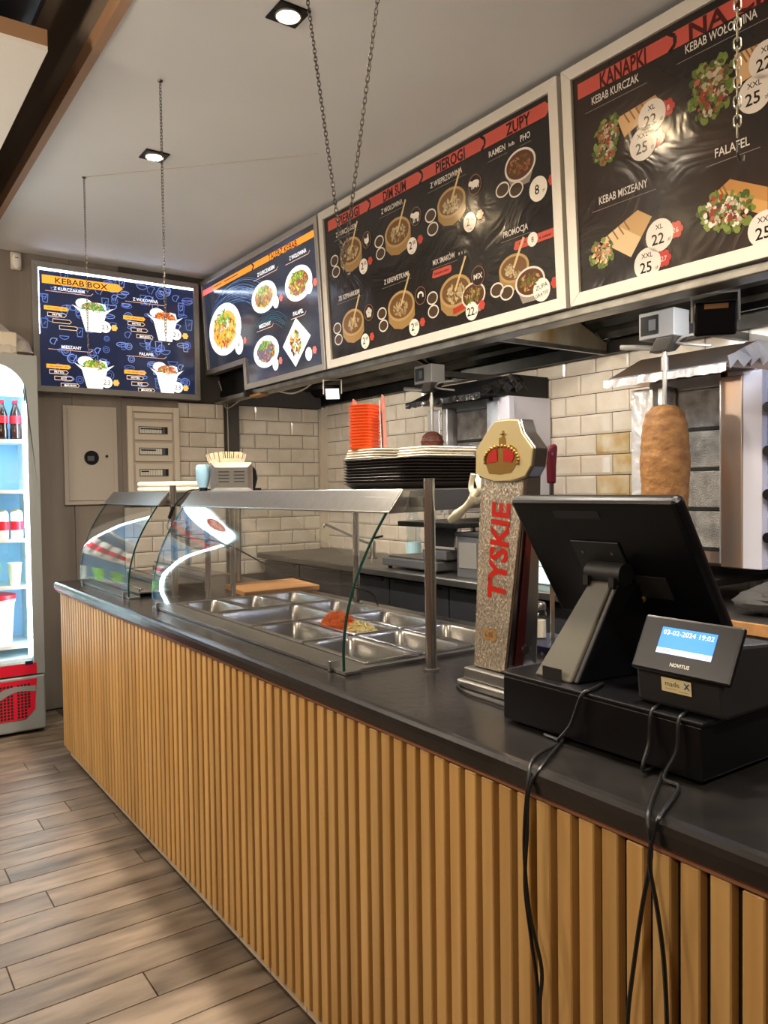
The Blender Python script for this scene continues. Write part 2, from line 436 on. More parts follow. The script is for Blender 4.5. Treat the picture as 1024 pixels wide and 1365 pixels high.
# suspended white panel and the dark duct above it
t = thing('ceiling_raft', 'white suspended ceiling panel with brown edge beside the wooden fascia', 'ceiling panel', (.1, 3.8, 2.72))
MB(t).box(-.35, .585, 2.62, 5.0, 2.72, 2.735).build('panel', 'white_panel', t)
MB(t).box(-.35, .585, 2.62, 2.64, 2.7352, 2.785).build('edge_board', 'fascia_edge', t)
MB(t).box(.565, .585, 2.6401, 5.0, 2.7352, 2.785).build('edge_board', 'ink', t)
for yy in (3.0, 4.2):
    MB(t).cyl((.3, yy, 2.735), (.3, yy, ZU), .004).build('hanger', 'alu', t)
t = thing('ventilation_duct', 'dark round ventilation duct crossing above the suspended white panel', 'duct', (-.5, 2.55, 3.05))
MB(t).cyl((-2.3, 2.5, 3.05), (.62, 2.5, 3.05), .17, n=28).build('pipe', 'duct', t, smooth=True)
for xx in (-.9, 0, .3, .55):
    MB(t).cyl((xx, 2.5, 3.05), (xx+.02, 2.5, 3.05), .178, n=28).build('flange', 'duct', t, smooth=True)
MB(t).cyl((.0, 2.5, 3.2), (.0, 2.5, ZU), .006).build('hanger', 'alu', t)
MB(t).box(.4, .6, 2.62, 4.9, 2.9, 3.02).build('branch', 'duct', t, bevel=.02)

# recessed spots
def downlight(x, y, z, label, rot=0, power=DOWNLIGHT_W, name='recessed_downlight', col=WARM):
    t = thing(name, label, 'downlight', (x, y, z), 'recessed ceiling spots')
    m = MB(); m.box(-.052, .052, -.052, .052, -.006, 0); m.build('bezel', 'hood_dark', t, bevel=.002)
    prof = [(.040, -.0065), (.040, -.011), (.036, -.012), (.032, -.008)]
    MB().lathe((0, 0, 0), prof, 24).build('ring', 'alu', t, smooth=True)
    MB().lathe((0, 0, 0), [(.031, -.0085), (.030, -.0105), (.015, -.0125), (.002, -.013)], 24).build('bulb', 'bulb', t, smooth=True)
    l = bpy.data.lights.new('spot', 'SPOT'); l.energy = power; l.color = col; l.spot_size = math.radians(150); l.spot_blend = .9; l.shadow_soft_size = .09
    o = bpy.data.objects.new('spot', l); COL.objects.link(o); o.parent = t; o.location = (0, 0, -.03)
    return t
downlight(1.178, 2.152, ZC, 'square dark framed ceiling spot beside the pair of hanging chains')
downlight(1.178, 3.371, ZC, 'glowing ceiling spot beside the long single chain over the glass case')
downlight(1.178, .93, ZC, 'ceiling spot above the cash register')
downlight(1.178, -.4, ZC, 'ceiling spot over the near end of the counter')
downlight(-.2, 3.0, 2.72, 'added unseen spot recessed in the suspended white panel', power=DOWNLIGHT_W*1.1)  # spot added out of view to light the guest area and slat fronts
# globe pendants added out of view over the guest area, to brighten the ceiling
def pendant(x, y, z, zc, lab):
    t = thing('added_pendant', lab, 'pendant lamp', (x, y, z), 'added globe pendants over the guest area')
    MB(t).sphere((x, y, z), .13, 24, 14).build('globe', mat('globe_glow', 'ffffff', .5, emit='ffedd6', estr=PENDANT_GLOW) if 'globe_glow' not in M else 'globe_glow', t, smooth=True)
    MB(t).cyl((x, y, z+.131), (x, y, z+.19), .03, n=14).build('socket', 'black_metal', t, smooth=True)
    MB(t).cyl((x, y, z+.1905), (x, y, zc-.021), .004, n=8).build('cord', 'cable_black', t)
    MB(t).cyl((x, y, zc-.0205), (x, y, zc-.0005), .05, n=18).build('rose', 'black_metal', t, smooth=True)
    return t
pendant(-.75, 2.1, 2.42, ZU, 'added unseen globe pendant hanging next to the end of the suspended white panel')
pendant(-.75, 3.8, 2.25, ZU, 'added unseen globe pendant hanging near the far wall beside the cooler')
pendant(-.75, .2, 2.25, ZU, 'added unseen globe pendant hanging over the near half of the guest area')

# ------------------------------------------------------------------ the counter
XF = .939
ct = thing('service_counter', 'long serving counter with vertical wooden slats and dark stone-look worktop', 'counter', (1.3, 2.25, 0))
y1, y0 = 4.26, .12
prof = [(.917, .852), (.915, .872), (.918, .882), (.925, .888), (.935, .89), (1.76, .89), (1.76, .852)]
MB(ct).prism([(x, y0, z) for x, z in prof], (0, y1+.012-y0, 0)).build('worktop', 'worktop', ct)
MB(ct).box(.962, 1.72, y0+.02, y1-.012, .06, .851).build('carcass', 'backing', ct)
MB(ct).box(.952, .9615, y0, y1, .05, .851).build('backing_board', 'backing', ct)
MB(ct).box(.928, .951, y0, y1+.004, .8375, .851).build('top_batten', 'trim_wood', ct)
sm = None; k = 0; y = .546 - .0447*9
while y < y1-.01:
    if sm is None:
        sm = MB().box(0, .020, 0, .0300, .050, .834).mesh('slat'); sm.materials.append(M['slat_wood'])
    o = bpy.data.objects.new('slat', sm); COL.objects.link(o); o.parent = ct
    o.location = Vector((.9315, y-.0300, random.uniform(-.002, .002)))-ct.location
    b = o.modifiers.new('bevel', 'BEVEL'); b.width = .002; b.segments = 1
    y += .0447
yy = 3.103+.2*5
while yy > .2:
    MB(ct).box(.938, .9515, yy-.196, yy, .030, .0485).build('kick_strip', 'kick_strip', ct)
    yy -= .2
for yy in (4.2, 2.9, 1.6, .4):
    MB(ct).cyl((.985, yy, 0), (.985, yy, .06), .018, n=12).build('foot', 'alu', ct)
    MB(ct).cyl((1.65, yy, 0), (1.65, yy, .06), .018, n=12).build('foot', 'alu', ct)
MB(ct).box(1.0, 1.7, y0+.05, y1-.05, .062, .07).build('base_board', 'backing', ct)
# worktop is cut round the pan well, so rebuild it as a frame
for c in list(ct.children):
    if c.name.startswith(('worktop', 'carcass')): bpy.data.objects.remove(c)
WX0, WX1, WY0, WY1 = 1.088, 1.662, 1.645, 3.045
m = MB(ct)
yf = y1+.012
m.prism([(x, y0, z) for x, z in [(.917, .852), (.915, .872), (.918, .882), (.925, .888), (.935, .89), (WX0, .89), (WX0, .852)]], (0, yf-y0, 0))
m.box(WX1, 1.76, y0, yf, .852, .89)
m.box(WX0, WX1, y0, WY0, .852, .89); m.box(WX0, WX1, WY1, yf, .852, .89)
m.build('worktop', 'worktop', ct)
MB(ct).box(.962, 1.72, y0+.02, y1-.012, .072, .69).build('carcass', 'backing', ct)
for a, b in ((y0+.02, WY0-.03), (WY1+.03, y1-.012)):
    MB(ct).box(.962, 1.72, a, b, .6905, .8515).build('carcass', 'backing', ct)

def rrect(cx, cy, wx, wy, r, z, n=4):
    out = []
    for qx, qy, a in ((1, 1, 0), (-1, 1, PI/2), (-1, -1, PI), (1, -1, 1.5*PI)):
        for i in range(n+1):
            t = a+PI/2*i/n; out.append((cx+qx*(wx/2-r)+r*math.cos(t), cy+qy*(wy/2-r)+r*math.sin(t), z))
    return out
def loops(m, ls, cap0=True, cap1=True):
    n = len(ls[0]); fs = []
    for k in range(len(ls)-1): fs += [(k*n+i, k*n+(i+1) % n, (k+1)*n+(i+1) % n, (k+1)*n+i) for i in range(n)]
    if cap0: fs.append(tuple(range(n-1, -1, -1)))
    if cap1: fs.append(tuple(range((len(ls)-1)*n, len(ls)*n)))
    return m.add([p for l in ls for p in l], fs)

# ------------------------------------------------------------------ the big glass case over the pans
GP = [(1.016, .900), (1.016, .955), (1.022, 1.01), (1.033, 1.06), (1.055, 1.124), (1.085, 1.185), (1.115, 1.235), (1.150, 1.286)]
def gspl(): return [(p.x, p.y) for p in spline([(a, b, 0) for a, b in GP], 4)]
def case(label, ya, yb, logo):
    t = thing('glass_display_case', label, 'display case', (1.3, (ya+yb)/2, ZT))
    pr = gspl()
    g = MB(t).strip([(x, ya+.004, z) for x, z in pr], (0, yb-ya-.008, 0), .006).build('curved_glass', 'glass', t, smooth=True)
    for yy in (ya, yb-.0035):
        MB(t).strip([(x, yy, z) for x, z in pr], (0, .0035, 0), .006).build('glass_edge', 'green_glass_edge', g)
    MB(t).prism([(1.140, ya-.015, 1.288), (1.144, ya-.015, 1.284), (1.60, ya-.015, 1.296), (1.62, ya-.015, 1.31), (1.62, ya-.015, 1.346), (1.186, ya-.015, 1.346)], (0, yb-ya+.03, 0)).build('canopy', 'steel', t, bevel=.003)
    for yy in (ya-.0175, yb+.0152):
        MB(t).prism([(1.19, yy, 1.288), (1.6, yy, 1.297), (1.612, yy, 1.34), (1.212, yy, 1.34)], (0, .002, 0)).build('end_plate', 'steel_dull', t)
    MB(t).box(1.012, 1.06, ya-.005, yb+.005, ZT, .9005).build('front_rail', 'steel', t, bevel=.002)
    for yy in (ya+.06, yb-.06):
        MB(t).box(1.004, 1.034, yy-.006, yy+.006, .8905, .918).build('glass_clip', 'steel', t, bevel=.002)
    return t
c2 = case('long curved glass display case over the steel food pans', 1.622, 3.03, True)
for x, y, r in ((1.25, 3.045, .012), (1.36, 3.045, .012), (1.70, 2.62, .013), (1.70, 1.70, .013)):
    p = MB(c2).cyl((x, y, ZT), (x, y, 1.2895 if y > 3.04 else 1.33), r, n=16).build('post', 'steel_v', c2, smooth=True)
    MB(c2).cyl((x, y, ZT), (x, y, ZT+.006), r*1.8, n=16).build('foot_ring', 'steel_v', p, smooth=True)
p = MB(c2).cyl((1.219, 1.539, ZT), (1.219, 1.539, 1.372), .0142, n=24).build('post', 'steel_v', c2, smooth=True)
MB(c2).cyl((1.219, 1.539, ZT), (1.219, 1.539, ZT+.004), .021, n=24).build('foot_ring', 'steel_dull', p, smooth=True)
MB(c2).box(1.207, 1.231, 1.548, 1.606, 1.30, 1.325).build('bracket', 'steel_dull', c2)
q = Print('print_small'); q.poly([(-.042, -.010), (.042, -.010), (.042, .010), (-.042, .010)], 'a8a49a', -.0003); q.dash((0, 0), .07, .011, 'e8e4da', 0)
o = q.build('maker_plate', c2); up = Vector((.036, 0, .06)).normalized(); rt = Vector((0, -1, 0)); nn = rt.cross(up)
o.matrix_local = Matrix((rt, up, nn)).transposed().to_4x4(); o.location = Vector((1.1655, 1.70, 1.317))+nn*.0012-c2.location
# pan well rim
m = MB(c2)
m.box(1.062, 1.10, 1.63, 3.06, .8905, .8985); m.box(1.648, 1.675, 1.63, 3.06, .8905, .8985)
m.box(1.10, 1.648, 1.63, 1.657, .8905, .8985); m.box(1.10, 1.648, 3.03, 3.06, .8905, .8985)
m.build('well_rim', 'steel', c2)
def pan(x0, x1, ya, yb, label, group='steel food pans under the glass'):
    cx, cy = (x0+x1)/2, (ya+yb)/2; wx, wy = x1-x0-.006, yb-ya-.006
    t = thing('food_pan', label, 'food pan', (cx, cy, .8985), group)
    m = MB(t)
    ls = [rrect(cx, cy, wx, wy, .008, .896), rrect(cx, cy, wx, wy, .008, .9015), rrect(cx, cy, wx-.006, wy-.006, .008, .9028),
          rrect(cx, cy, wx-.034, wy-.040, .028, .9022), rrect(cx, cy, wx-.040, wy-.046, .028, .896), rrect(cx, cy, wx-.052, wy-.058, .028, .842), rrect(cx, cy, wx-.072, wy-.078, .02, .835)]
    loops(m, ls, False, True)
    m.build('shell', 'steel', t, smooth=True)
    h = MB(t); h.box(x0+.010, x1-.010, ya+.005, ya+.010, .9028, .9042); h.build('rim_bead', 'steel', t)
    return t
PX = [1.10, 1.283, 1.465, 1.648]; PY = [1.657, 1.998, 2.341, 2.685, 3.03]
E_ = 'small empty steel food pan in the serving well'
for i in range(4):
    for j in range(3):
        if i == 2 and j < 2: continue
        lab = 'steel food pan filled with shredded carrot and cabbage' if (i == 1 and j == 1) else E_
        pan(PX[j], PX[j+1], PY[i], PY[i+1], lab)
pan(PX[0], PX[2], PY[2], PY[3], 'large empty steel food pan, twice as wide as its neighbours')
# shredded salad
def shreds(name, mname, c, n, rx, ry, h, col):
    m = MB()
    for i in range(n):
        a = random.uniform(0, 2*PI); r = math.sqrt(random.random()); x, y = c[0]+rx*r*math.cos(a), c[1]+ry*r*math.sin(a)
        z = c[2]+h*(1-r*r)*random.uniform(.55, 1.0); d = random.uniform(0, PI); l = random.uniform(.016, .034)
        dx, dy, dz = math.cos(d)*l/2, math.sin(d)*l/2, random.uniform(-.007, .007)
        m.tube([(x-dx, y-dy, z-dz), (x, y, z+random.uniform(0, .006)), (x+dx, y+dy, z+dz)], .0019, n=4)
    return m
mat('carrot', 'ee7a2a', .5); mat('cabbage', 'ecdca0', .5)
t = thing('salad_heap', 'heap of shredded orange carrot and pale cabbage in a pan', 'salad', (1.37, 2.16, .84)); t['kind'] = 'stuff'
for nm, c, rx, ry, h, n in (('carrot', (1.355, 2.20, .865), .062, .115, .08, 520), ('cabbage', (1.375, 2.10, .86), .066, .105, .06, 520)):
    m = shreds(nm, nm, c, n, rx, ry, h, nm); m.v = [v-t.location for v in m.v]
    m.lathe(Vector((c[0], c[1], .842))-t.location, [(rx*.95, 0), (rx*.9, .015), (rx*.55, .012+h*.45), (.01, .012+h*.62)], 14, 1, ry/rx)
    o = m.build(nm+'_shreds', nm, t); o['kind'] = 'stuff'
# cutting board at the back of the case
bp = [(1.42, 3.066), (1.79, 3.066), (1.83, 3.385), (1.47, 3.385)]
m = MB(); m.prism([(x, y, .8905) for x, y in bp], (0, 0, .024))
tag(m.build('cutting_board', 'board_wood', None, bevel=.004), 'brown wooden cutting board lying on the counter between the glass cases', 'cutting board')

# ------------------------------------------------------------------ the small glass case
c1 = case('short curved glass display case at the far end of the counter', 3.335, 4.12, False)
p = MB(c1).cyl((1.193, 3.275, ZT), (1.193, 3.275, 1.372), .0142, n=24).build('post', 'steel_v', c1, smooth=True)
MB(c1).cyl((1.193, 3.275, ZT), (1.193, 3.275, ZT+.004), .021, n=24).build('foot_ring', 'steel_dull', p, smooth=True)
MB(c1).box(1.181, 1.205, 3.284, 3.318, 1.305, 1.325).build('bracket', 'steel_dull', c1)
for x, y in ((1.55, 3.42), (1.55, 4.05)):
    MB(c1).cyl((x, y, ZT), (x, y, 1.295), .013, n=16).build('post', 'steel_v', c1, smooth=True)
for k, (xa, xb, z) in enumerate(((1.07, 1.22, .905), (1.23, 1.36, .93), (1.37, 1.50, .955))):
    MB(c1).box(xa, xb, 3.38, 4.08, z, z+.006).build('shelf', 'steel', c1, bevel=.001)
    MB(c1).box(xa, xa+.006, 3.38, 4.08, ZT+.001, z).build('shelf_riser', 'steel_dull', c1)
    MB(c1).cyl((xa+.01, 3.37, z+.02), (xa+.01, 4.08, z+.02), .004, n=8).build('rail', 'steel_v', c1)
    for yy in (3.40, 4.05): MB(c1).box(xa+.007, xa+.013, yy-.003, yy+.003, z+.006, z+.02).build('rail_stub', 'steel_v', c1)

# round foam plates on the small case
for k in range(2):
    m = MB(); r = .172; z = 1.3465+k*.0235
    m.lathe((1.38, 3.78, 0), [(r-.012, z), (r-.003, z+.004), (r, z+.012), (r-.003, z+.020), (r-.012, z+.0232)], 40)
    tag(m.build('foam_plate', 'foam_white', None, smooth=True), 'pale round foam plate stacked on top of the short glass case', 'plate', 'round foam plates on the small case')

# ------------------------------------------------------------------ things on the canopy of the big case
RZ = 1.3462
cc = Vector((1.31, 2.93, RZ)); rz = math.atan2(.93, .408)-PI/2
t = thing('cutlery_holder', 'steel louvred holder full of wooden forks on the long glass case', 'cutlery holder', cc, rz=rz)
# local: x right as seen, y away, z up
W_, D_, H_ = .165, .10, .112
m = MB(); m.box(-W_/2, -W_/2+.004, -D_/2, D_/2, 0, H_); m.build('side', 'steel', t)
MB().box(W_/2-.004, W_/2, -D_/2, D_/2, 0, H_).build('side', 'steel', t)
MB().box(-W_/2+.0042, W_/2-.0042, D_/2-.004, D_/2, 0, H_).build('back', 'steel', t)
MB().box(-W_/2+.0042, W_/2-.0042, -D_/2+.002, D_/2-.0042, 0, .003).build('bottom', 'steel', t)
m = MB()
m.add([(-W_/2, -D_/2, 0), (W_/2, -D_/2, 0), (W_/2, -D_/2, H_), (-W_/2, -D_/2, H_), (-W_/2+.02, -D_/2+.012, .012), (W_/2-.02, -D_/2+.012, .012), (W_/2-.02, -D_/2+.012, H_-.02), (-W_/2+.02, -D_/2+.012, H_-.02)],
      [(4, 5, 6, 7), (0, 1, 5, 4), (1, 2, 6, 5), (2, 3, 7, 6), (3, 0, 4, 7)])
fr = m.build('front', 'steel', t)
for i in range(4):
    for sx in (-1, 1):
        MB().box(sx*.03-.021, sx*.03+.021, -D_/2+.0105, -D_/2+.0122, .034+i*.013, .038+i*.013).build('slot', 'ink', fr)
R3 = Matrix.Rotation(rz, 3, 'Z')
def fork_mesh():
    m = MB(); h = .0012
    pts = [(-.005, 0), (.005, 0), (.004, .085), (.0125, .11), (.0125, .118), (-.0125, .118), (-.0125, .11), (-.004, .085)]
    m.prism([(x, -h, z) for x, z in pts], (0, 2*h, 0))
    for i in range(4):
        x = -.0125+i*.00715; m.box(x, x+.0036, -h, h, .1178, .145)
    return m.mesh('fork')
fm = fork_mesh(); fm.materials.append(M['fork_wood'])
fk = [(-.062, -.01, -.52), (-.055, .0, -.38), (-.045, .01, -.25), (-.035, -.01, -.12), (-.02, .01, .05), (-.008, -.005, .15), (.005, .005, .28), (.015, .0, .4), (.052, -.01, .0)]
for i, (x, y, a) in enumerate(fk):
    o = bpy.data.objects.new('wooden_fork', fm); COL.objects.link(o)
    o.rotation_euler = Matrix.LocRotScale(None, (R3 @ Matrix.Rotation(a*.72, 3, 'Y')).to_euler(), None).to_euler(); o.location = cc + R3 @ Vector((x*.55, y+.0035*i-.012, .012))
    tag(o, 'pale wooden fork standing apart, upright, at one end of the steel holder' if i == 8 else 'pale wooden fork of the bunch fanning out of the steel holder', 'fork', 'wooden forks in the holder')
t = thing('tape_roll', 'light blue roll in film beside the steel fork holder', 'roll', cc+R3 @ Vector((-.112, .02, 0)), rz=rz)
MB().lathe((0, 0, 0), [(.016, .0), (.018, .014)], 18).build('stand', 'black_plastic', t)
MB().lathe((0, 0, 0), [(.018, .0145), (.026, .04), (.029, .07), (.028, .095), (.024, .104), (.01, .106)], 22).build('roll', 'blue_film', t, smooth=True)
t = thing('napkin_dispenser', 'black rounded dispenser peeking out behind the steel fork holder', 'dispenser', cc+R3 @ Vector((.045, .11, 0)), rz=rz)
m = MB(); m.prism([(-.05, -.04, 0), (.05, -.04, 0), (.062, -.04, .05), (.055, -.04, .09), (.02, -.04, .118), (-.03, -.04, .118), (-.05, -.04, .1)], (0, .09, 0)); m.build('body', 'black_plastic', t, bevel=.008)
MB().box(.03, .075, -.045, .03, 0, .010).build('base', 'black_plastic', t)
# cable trailing off the canopy to the small case
pts = spline([cc+Vector((.02, .10, .004)), (1.20, 3.07, 1.352), (1.182, 3.13, 1.325), (1.17, 3.19, 1.29), (1.16, 3.235, 1.23), (1.14, 3.20, 1.19), (1.165, 3.10, 1.16), (1.3, 2.98, 1.13), (1.5, 2.8, 1.0), (1.69, 2.55, .95), (1.72, 2.5, .893)], 6)
t = tag(MB().tube(pts, .003, 6).build('black_cable', 'cable_black', None, smooth=True), 'thin black cable looping down between the two glass cases', 'cable')
MB().cyl((1.168, 3.20, 1.285), (1.160, 3.235, 1.235), .008, n=10).build('plug', 'cable_black', t)

# stack of black trays
tx0, tx1, ty0, ty1 = 1.245, 1.63, 1.66, 2.015
def tray_mesh():
    m = MB(); wx, wy = tx1-tx0, ty1-ty0
    ls = [rrect(0, 0, wx-.05, wy-.05, .03, 0), rrect(0, 0, wx-.03, wy-.03, .035, .006), rrect(0, 0, wx-.004, wy-.004, .04, .015), rrect(0, 0, wx, wy, .04, .0165), rrect(0, 0, wx-.002, wy-.002, .04, .0175), rrect(0, 0, wx-.02, wy-.02, .036, .0168), rrect(0, 0, wx-.05, wy-.05, .03, .0025)]
    loops(m, ls); me = m.mesh('tray'); me.materials.append(mat('tray_black', '2b2624', .3))
    for p in me.polygons: p.use_smooth = True
    me.set_sharp_from_angle(angle=.6); return me
trm = tray_mesh()
for k in range(9):
    o = bpy.data.objects.new('serving_tray', trm); COL.objects.link(o); o.location = ((tx0+tx1)/2+random.uniform(-.001, .001), (ty0+ty1)/2+random.uniform(-.001, .001), RZ+.0004+k*.0085)
    tag(o, 'black serving tray stacked under white foam boxes on the long glass case', 'tray', 'stack of black trays')
zt = RZ+8*.0085+.0180
# white foam lids in two piles on the trays
def lid_mesh(wx, wy):
    m = MB(); ls = [rrect(0, 0, wx-.02, wy-.02, .02, 0), rrect(0, 0, wx-.004, wy-.004, .024, .003), rrect(0, 0, wx, wy, .024, .005), rrect(0, 0, wx-.004, wy-.004, .024, .0072), rrect(0, 0, wx-.03, wy-.03, .02, .0074)]
    loops(m, ls); me = m.mesh('lid'); me.materials.append(M['foam_white']); return me
l1, l2 = lid_mesh(.20, .17), lid_mesh(.19, .15)
for k in range(4):
    o = bpy.data.objects.new('foam_container', l1); COL.objects.link(o); o.location = (1.352+k*.002, 1.918-k*.003, zt+k*.0076)
    tag(o, 'flat white foam container in the pile under the orange baskets', 'container', 'foam containers under the baskets')
for k in range(4):
    o = bpy.data.objects.new('foam_container', l2); COL.objects.link(o); o.location = (1.40+k*.003, 1.735+(k % 2)*.004, zt+k*.0076)
    tag(o, 'flat white foam container in the pile beside the beer tower', 'container', 'foam containers beside the tower')
zl = zt+4*.0076+.0002
# nested orange cups
def cup_mesh():
    m = MB(); a, b = .047, .066
    ls = [rrect(0, 0, a*1.58, b+.004, .018, 0), rrect(0, 0, a*1.62, b+.006, .02, .0045), rrect(0, 0, a*1.7, b+.012, .02, .005), rrect(0, 0, a*1.7, b+.012, .02, .0078), rrect(0, 0, a*1.6, b+.004, .018, .0083)]
    loops(m, ls); me = m.mesh('cup'); me.materials.append(M['orange_plastic']); return me
cu = cup_mesh()
for k in range(15):
    o = bpy.data.objects.new('orange_basket', cu); COL.objects.link(o); o.location = (1.292, 1.935, zl+k*.0088); o.rotation_euler = (0, 0, .45)
    tag(o, 'orange plastic basket nested in the tall stack on the white foam containers', 'basket', 'nested orange baskets')
for s, x, y, lab in ((1, 1.300, 2.003, 'leaning between the orange baskets and the wall side'), (-1, 1.312, 1.862, 'leaning on the orange baskets beside the foam containers')):
    m = MB(); rr = Matrix.Rotation(.86, 3, 'Z') @ Matrix.Rotation(s*.03, 3, 'X')
    m.obox((x, y, zl+.078), .075, .003, .15, rr); o = m.build('menu_sheet', 'pink_paper', None)
    tag(o, 'folded pink paper menu '+lab, 'paper')
    m = MB(); m.obox((x-.002+s*.004, y-s*.006, zl+.070), .06, .002, .135, rr); m.build('page', 'label_white', o)
# ------------------------------------------------------------------ back counter along the tiled wall
bc = thing('refrigerated_counter', 'steel topped back counter with dark grey doors along the tiled wall', 'counter', (2.75, 3.6, 0))
MB(bc).prism([(2.462, 1.99, .862), (2.462, 1.99, .893), (2.472, 1.99, .90), (XB-.012, 1.99, .90), (XB-.012, 1.99, .862)], (0, 3.11, 0)).build('worktop', 'steel_dull', bc, bevel=.003)
MB(bc).box(2.54, XB-.012, 2.0, 5.09, .1, .861).build('body', 'black_matte', bc)
MB(bc).box(2.58, XB-.1, 2.04, 5.06, 0, .0995).build('plinth', 'ink', bc)
for i in range(6):
    a = 2.0+i*.515
    d = MB(bc).box(2.518, 2.539, a+.006, a+.512, .13, .845).build('door', 'dark_door', bc, bevel=.004)
    MB(bc).cyl((2.512, a+.025, .60), (2.512, a+.025, .66), .006, n=8).build('hinge', 'steel', d)
    MB(bc).box(2.508, 2.5178, a+.06, a+.45, .828, .838).build('handle_lip', 'black_metal', d)
bc2 = thing('work_table', 'back table with copper coloured edge carrying the large kebab grill', 'table', (2.75, 1.1, 0))
MB(bc2).box(2.40, XB-.012, .2, 1.975, .875, .90).build('top', 'steel_dull', bc2, bevel=.002)
MB(bc2).box(2.385, 2.3998, .2, 1.975, .862, .901).build('edge_board', 'kraft', bc2, bevel=.002)
MB(bc2).box(2.46, XB-.02, .25, 1.97, .08, .8745).build('body', 'black_matte', bc2)
def perf(parent, x, ya, yb, za, zb2, st=.012):
    m = MB(parent); 
    ny, nz = int((yb-ya)/st), int((zb2-za)/st)
    for i in range(ny):
        for j in range(nz):
            y_, z_ = ya+(i+.5+.5*(j % 2))*st, za+(j+.5)*st
            m.add([(x-.0006, y_+.0036*math.cos(k*PI/3), z_+.0036*math.sin(k*PI/3)) for k in range(6)], [tuple(range(6))])
    return m
MB(bc2).box(2.44, 2.4598, .26, 1.965, .55, .84).build('perforated_panel', 'alu', bc2)
o = perf(bc2, 2.44, .9, 1.95, .56, .835).build('perforation', 'ink', bc2); o['kind'] = 'stuff'
MB(bc2).box(2.41, 2.459, .26, 1.965, .848, .861).build('rail', 'alu', bc2)

# scale, water bottles, tap, cans near the far end of the back counter
t = thing('kitchen_scale', 'low grey scale on the steel back counter behind the upright pole', 'scale', (2.72, 3.40, .90))
MB(t).box(2.52, 2.82, 3.13, 3.62, .915, .962).build('body', 'grey_plastic', t, bevel=.008)
MB(t).box(2.54, 2.80, 3.16, 3.58, .9622, .972).build('platform', 'steel_dull', t, bevel=.003)
MB(t).box(2.56, 2.78, 3.10, 3.30, .9722, 1.02).build('container', 'grey_plastic', t, bevel=.006)
for x, y in ((2.55, 3.2), (2.55, 3.58), (2.79, 3.2), (2.79, 3.58)): MB(t).cyl((x, y, .90), (x, y, .9148), .012, n=10).build('foot', 'ink', t)
def bottle(x, y, h, r, lab):
    t = thing('water_bottle', lab, 'bottle', (x, y, .90))
    MB().lathe((0, 0, 0), [(r*.9, 0), (r, .01), (r, h*.35), (r*.82, h*.45), (r, h*.55), (r, h*.68), (r*.45, h*.9), (r*.42, h*.95)], 18).build('body', 'bottle_clear', t, smooth=True)
    MB().lathe((0, 0, 0), [(r*.48, h*.9505), (r*.48, h)], 14).build('cap', 'white_plastic', t)
    MB().lathe((0, 0, 0), [(r*1.01, h*.1), (r*1.01, h*.33)], 18).build('label_band', 'ice_blue', t)
bottle(2.93, 3.86, .34, .045, 'clear plastic water bottle with a waist by the sink tap')
bottle(2.94, 3.67, .33, .033, 'slim clear bottle next to the waisted water bottle')
t = thing('sink_mixer', 'steel sink mixer with long swivel spout on the back counter', 'faucet', (2.80, 4.12, .90))
MB().lathe((0, 0, 0), [(.03, 0), (.03, .01), (.02, .015), (.02, .10), (.016, .115)], 18).build('body', 'steel_v', t, smooth=True)
MB().tube(spline([(0, 0, .09), (-.08, .02, .12), (-.22, .06, .19), (-.30, .08, .225), (-.315, .084, .205)], 6), .009, 10).build('spout', 'steel_v', t, smooth=True)
MB().tube([(0, 0, .116), (.0, .0, .13), (.03, -.07, .145)], .007, 8).build('lever', 'black_plastic', t)
t = thing('slicing_tray', 'dark square pan leaning on its edge beside the beer tower', 'pan', (2.66, 3.22, 1.0205))
rm = Matrix.Rotation(.2, 3, 'Y')
m = MB(); m.obox((0, 0, .058), .012, .22, .11, rm); m.build('body', 'black_matte', t, bevel=.004)
for sy in (-1, 1): MB().obox((-.01, sy*.104, .058), .02, .012, .11, rm).build('rim', 'steel', t)
MB().obox((-.024, 0, .006), .02, .22, .012, rm).build('rim', 'white_plastic', t)
t = thing('plastic_crate', 'grey lidded plastic box on the back counter beside the beer tower', 'box', (2.62, 2.90, .90))
MB().box(-.09, .09, -.09, .08, 0, .205).build('body', 'grey_plastic', t, bevel=.006)
MB().box(-.096, .096, -.096, .086, .2055, .225).build('lid', 'dark_door', t, bevel=.003)
MB().box(-.0935, -.0905, -.07, .06, .05, .175).build('panel', 'frame_grey', t)
# pale blue board leaning behind the screen
t = thing('cutting_board', 'pale blue plastic board leaning on the wall between tower and screen', 'cutting board', (2.62, 2.52, .902))
rm = Matrix.Rotation(.55, 3, 'Y')
m = MB(); m.obox((.075, 0, .125), .012, .34, .29, rm); m.build('board', 'ice_blue', t, bevel=.003)
MB().obox((.118, .10, .222), .022, .06, .03, rm).build('handle', 'black_plastic', t, bevel=.004)
MB().obox((.036, 0, .075), .002, .36, .004, rm).build('groove', 'frame_grey', t)
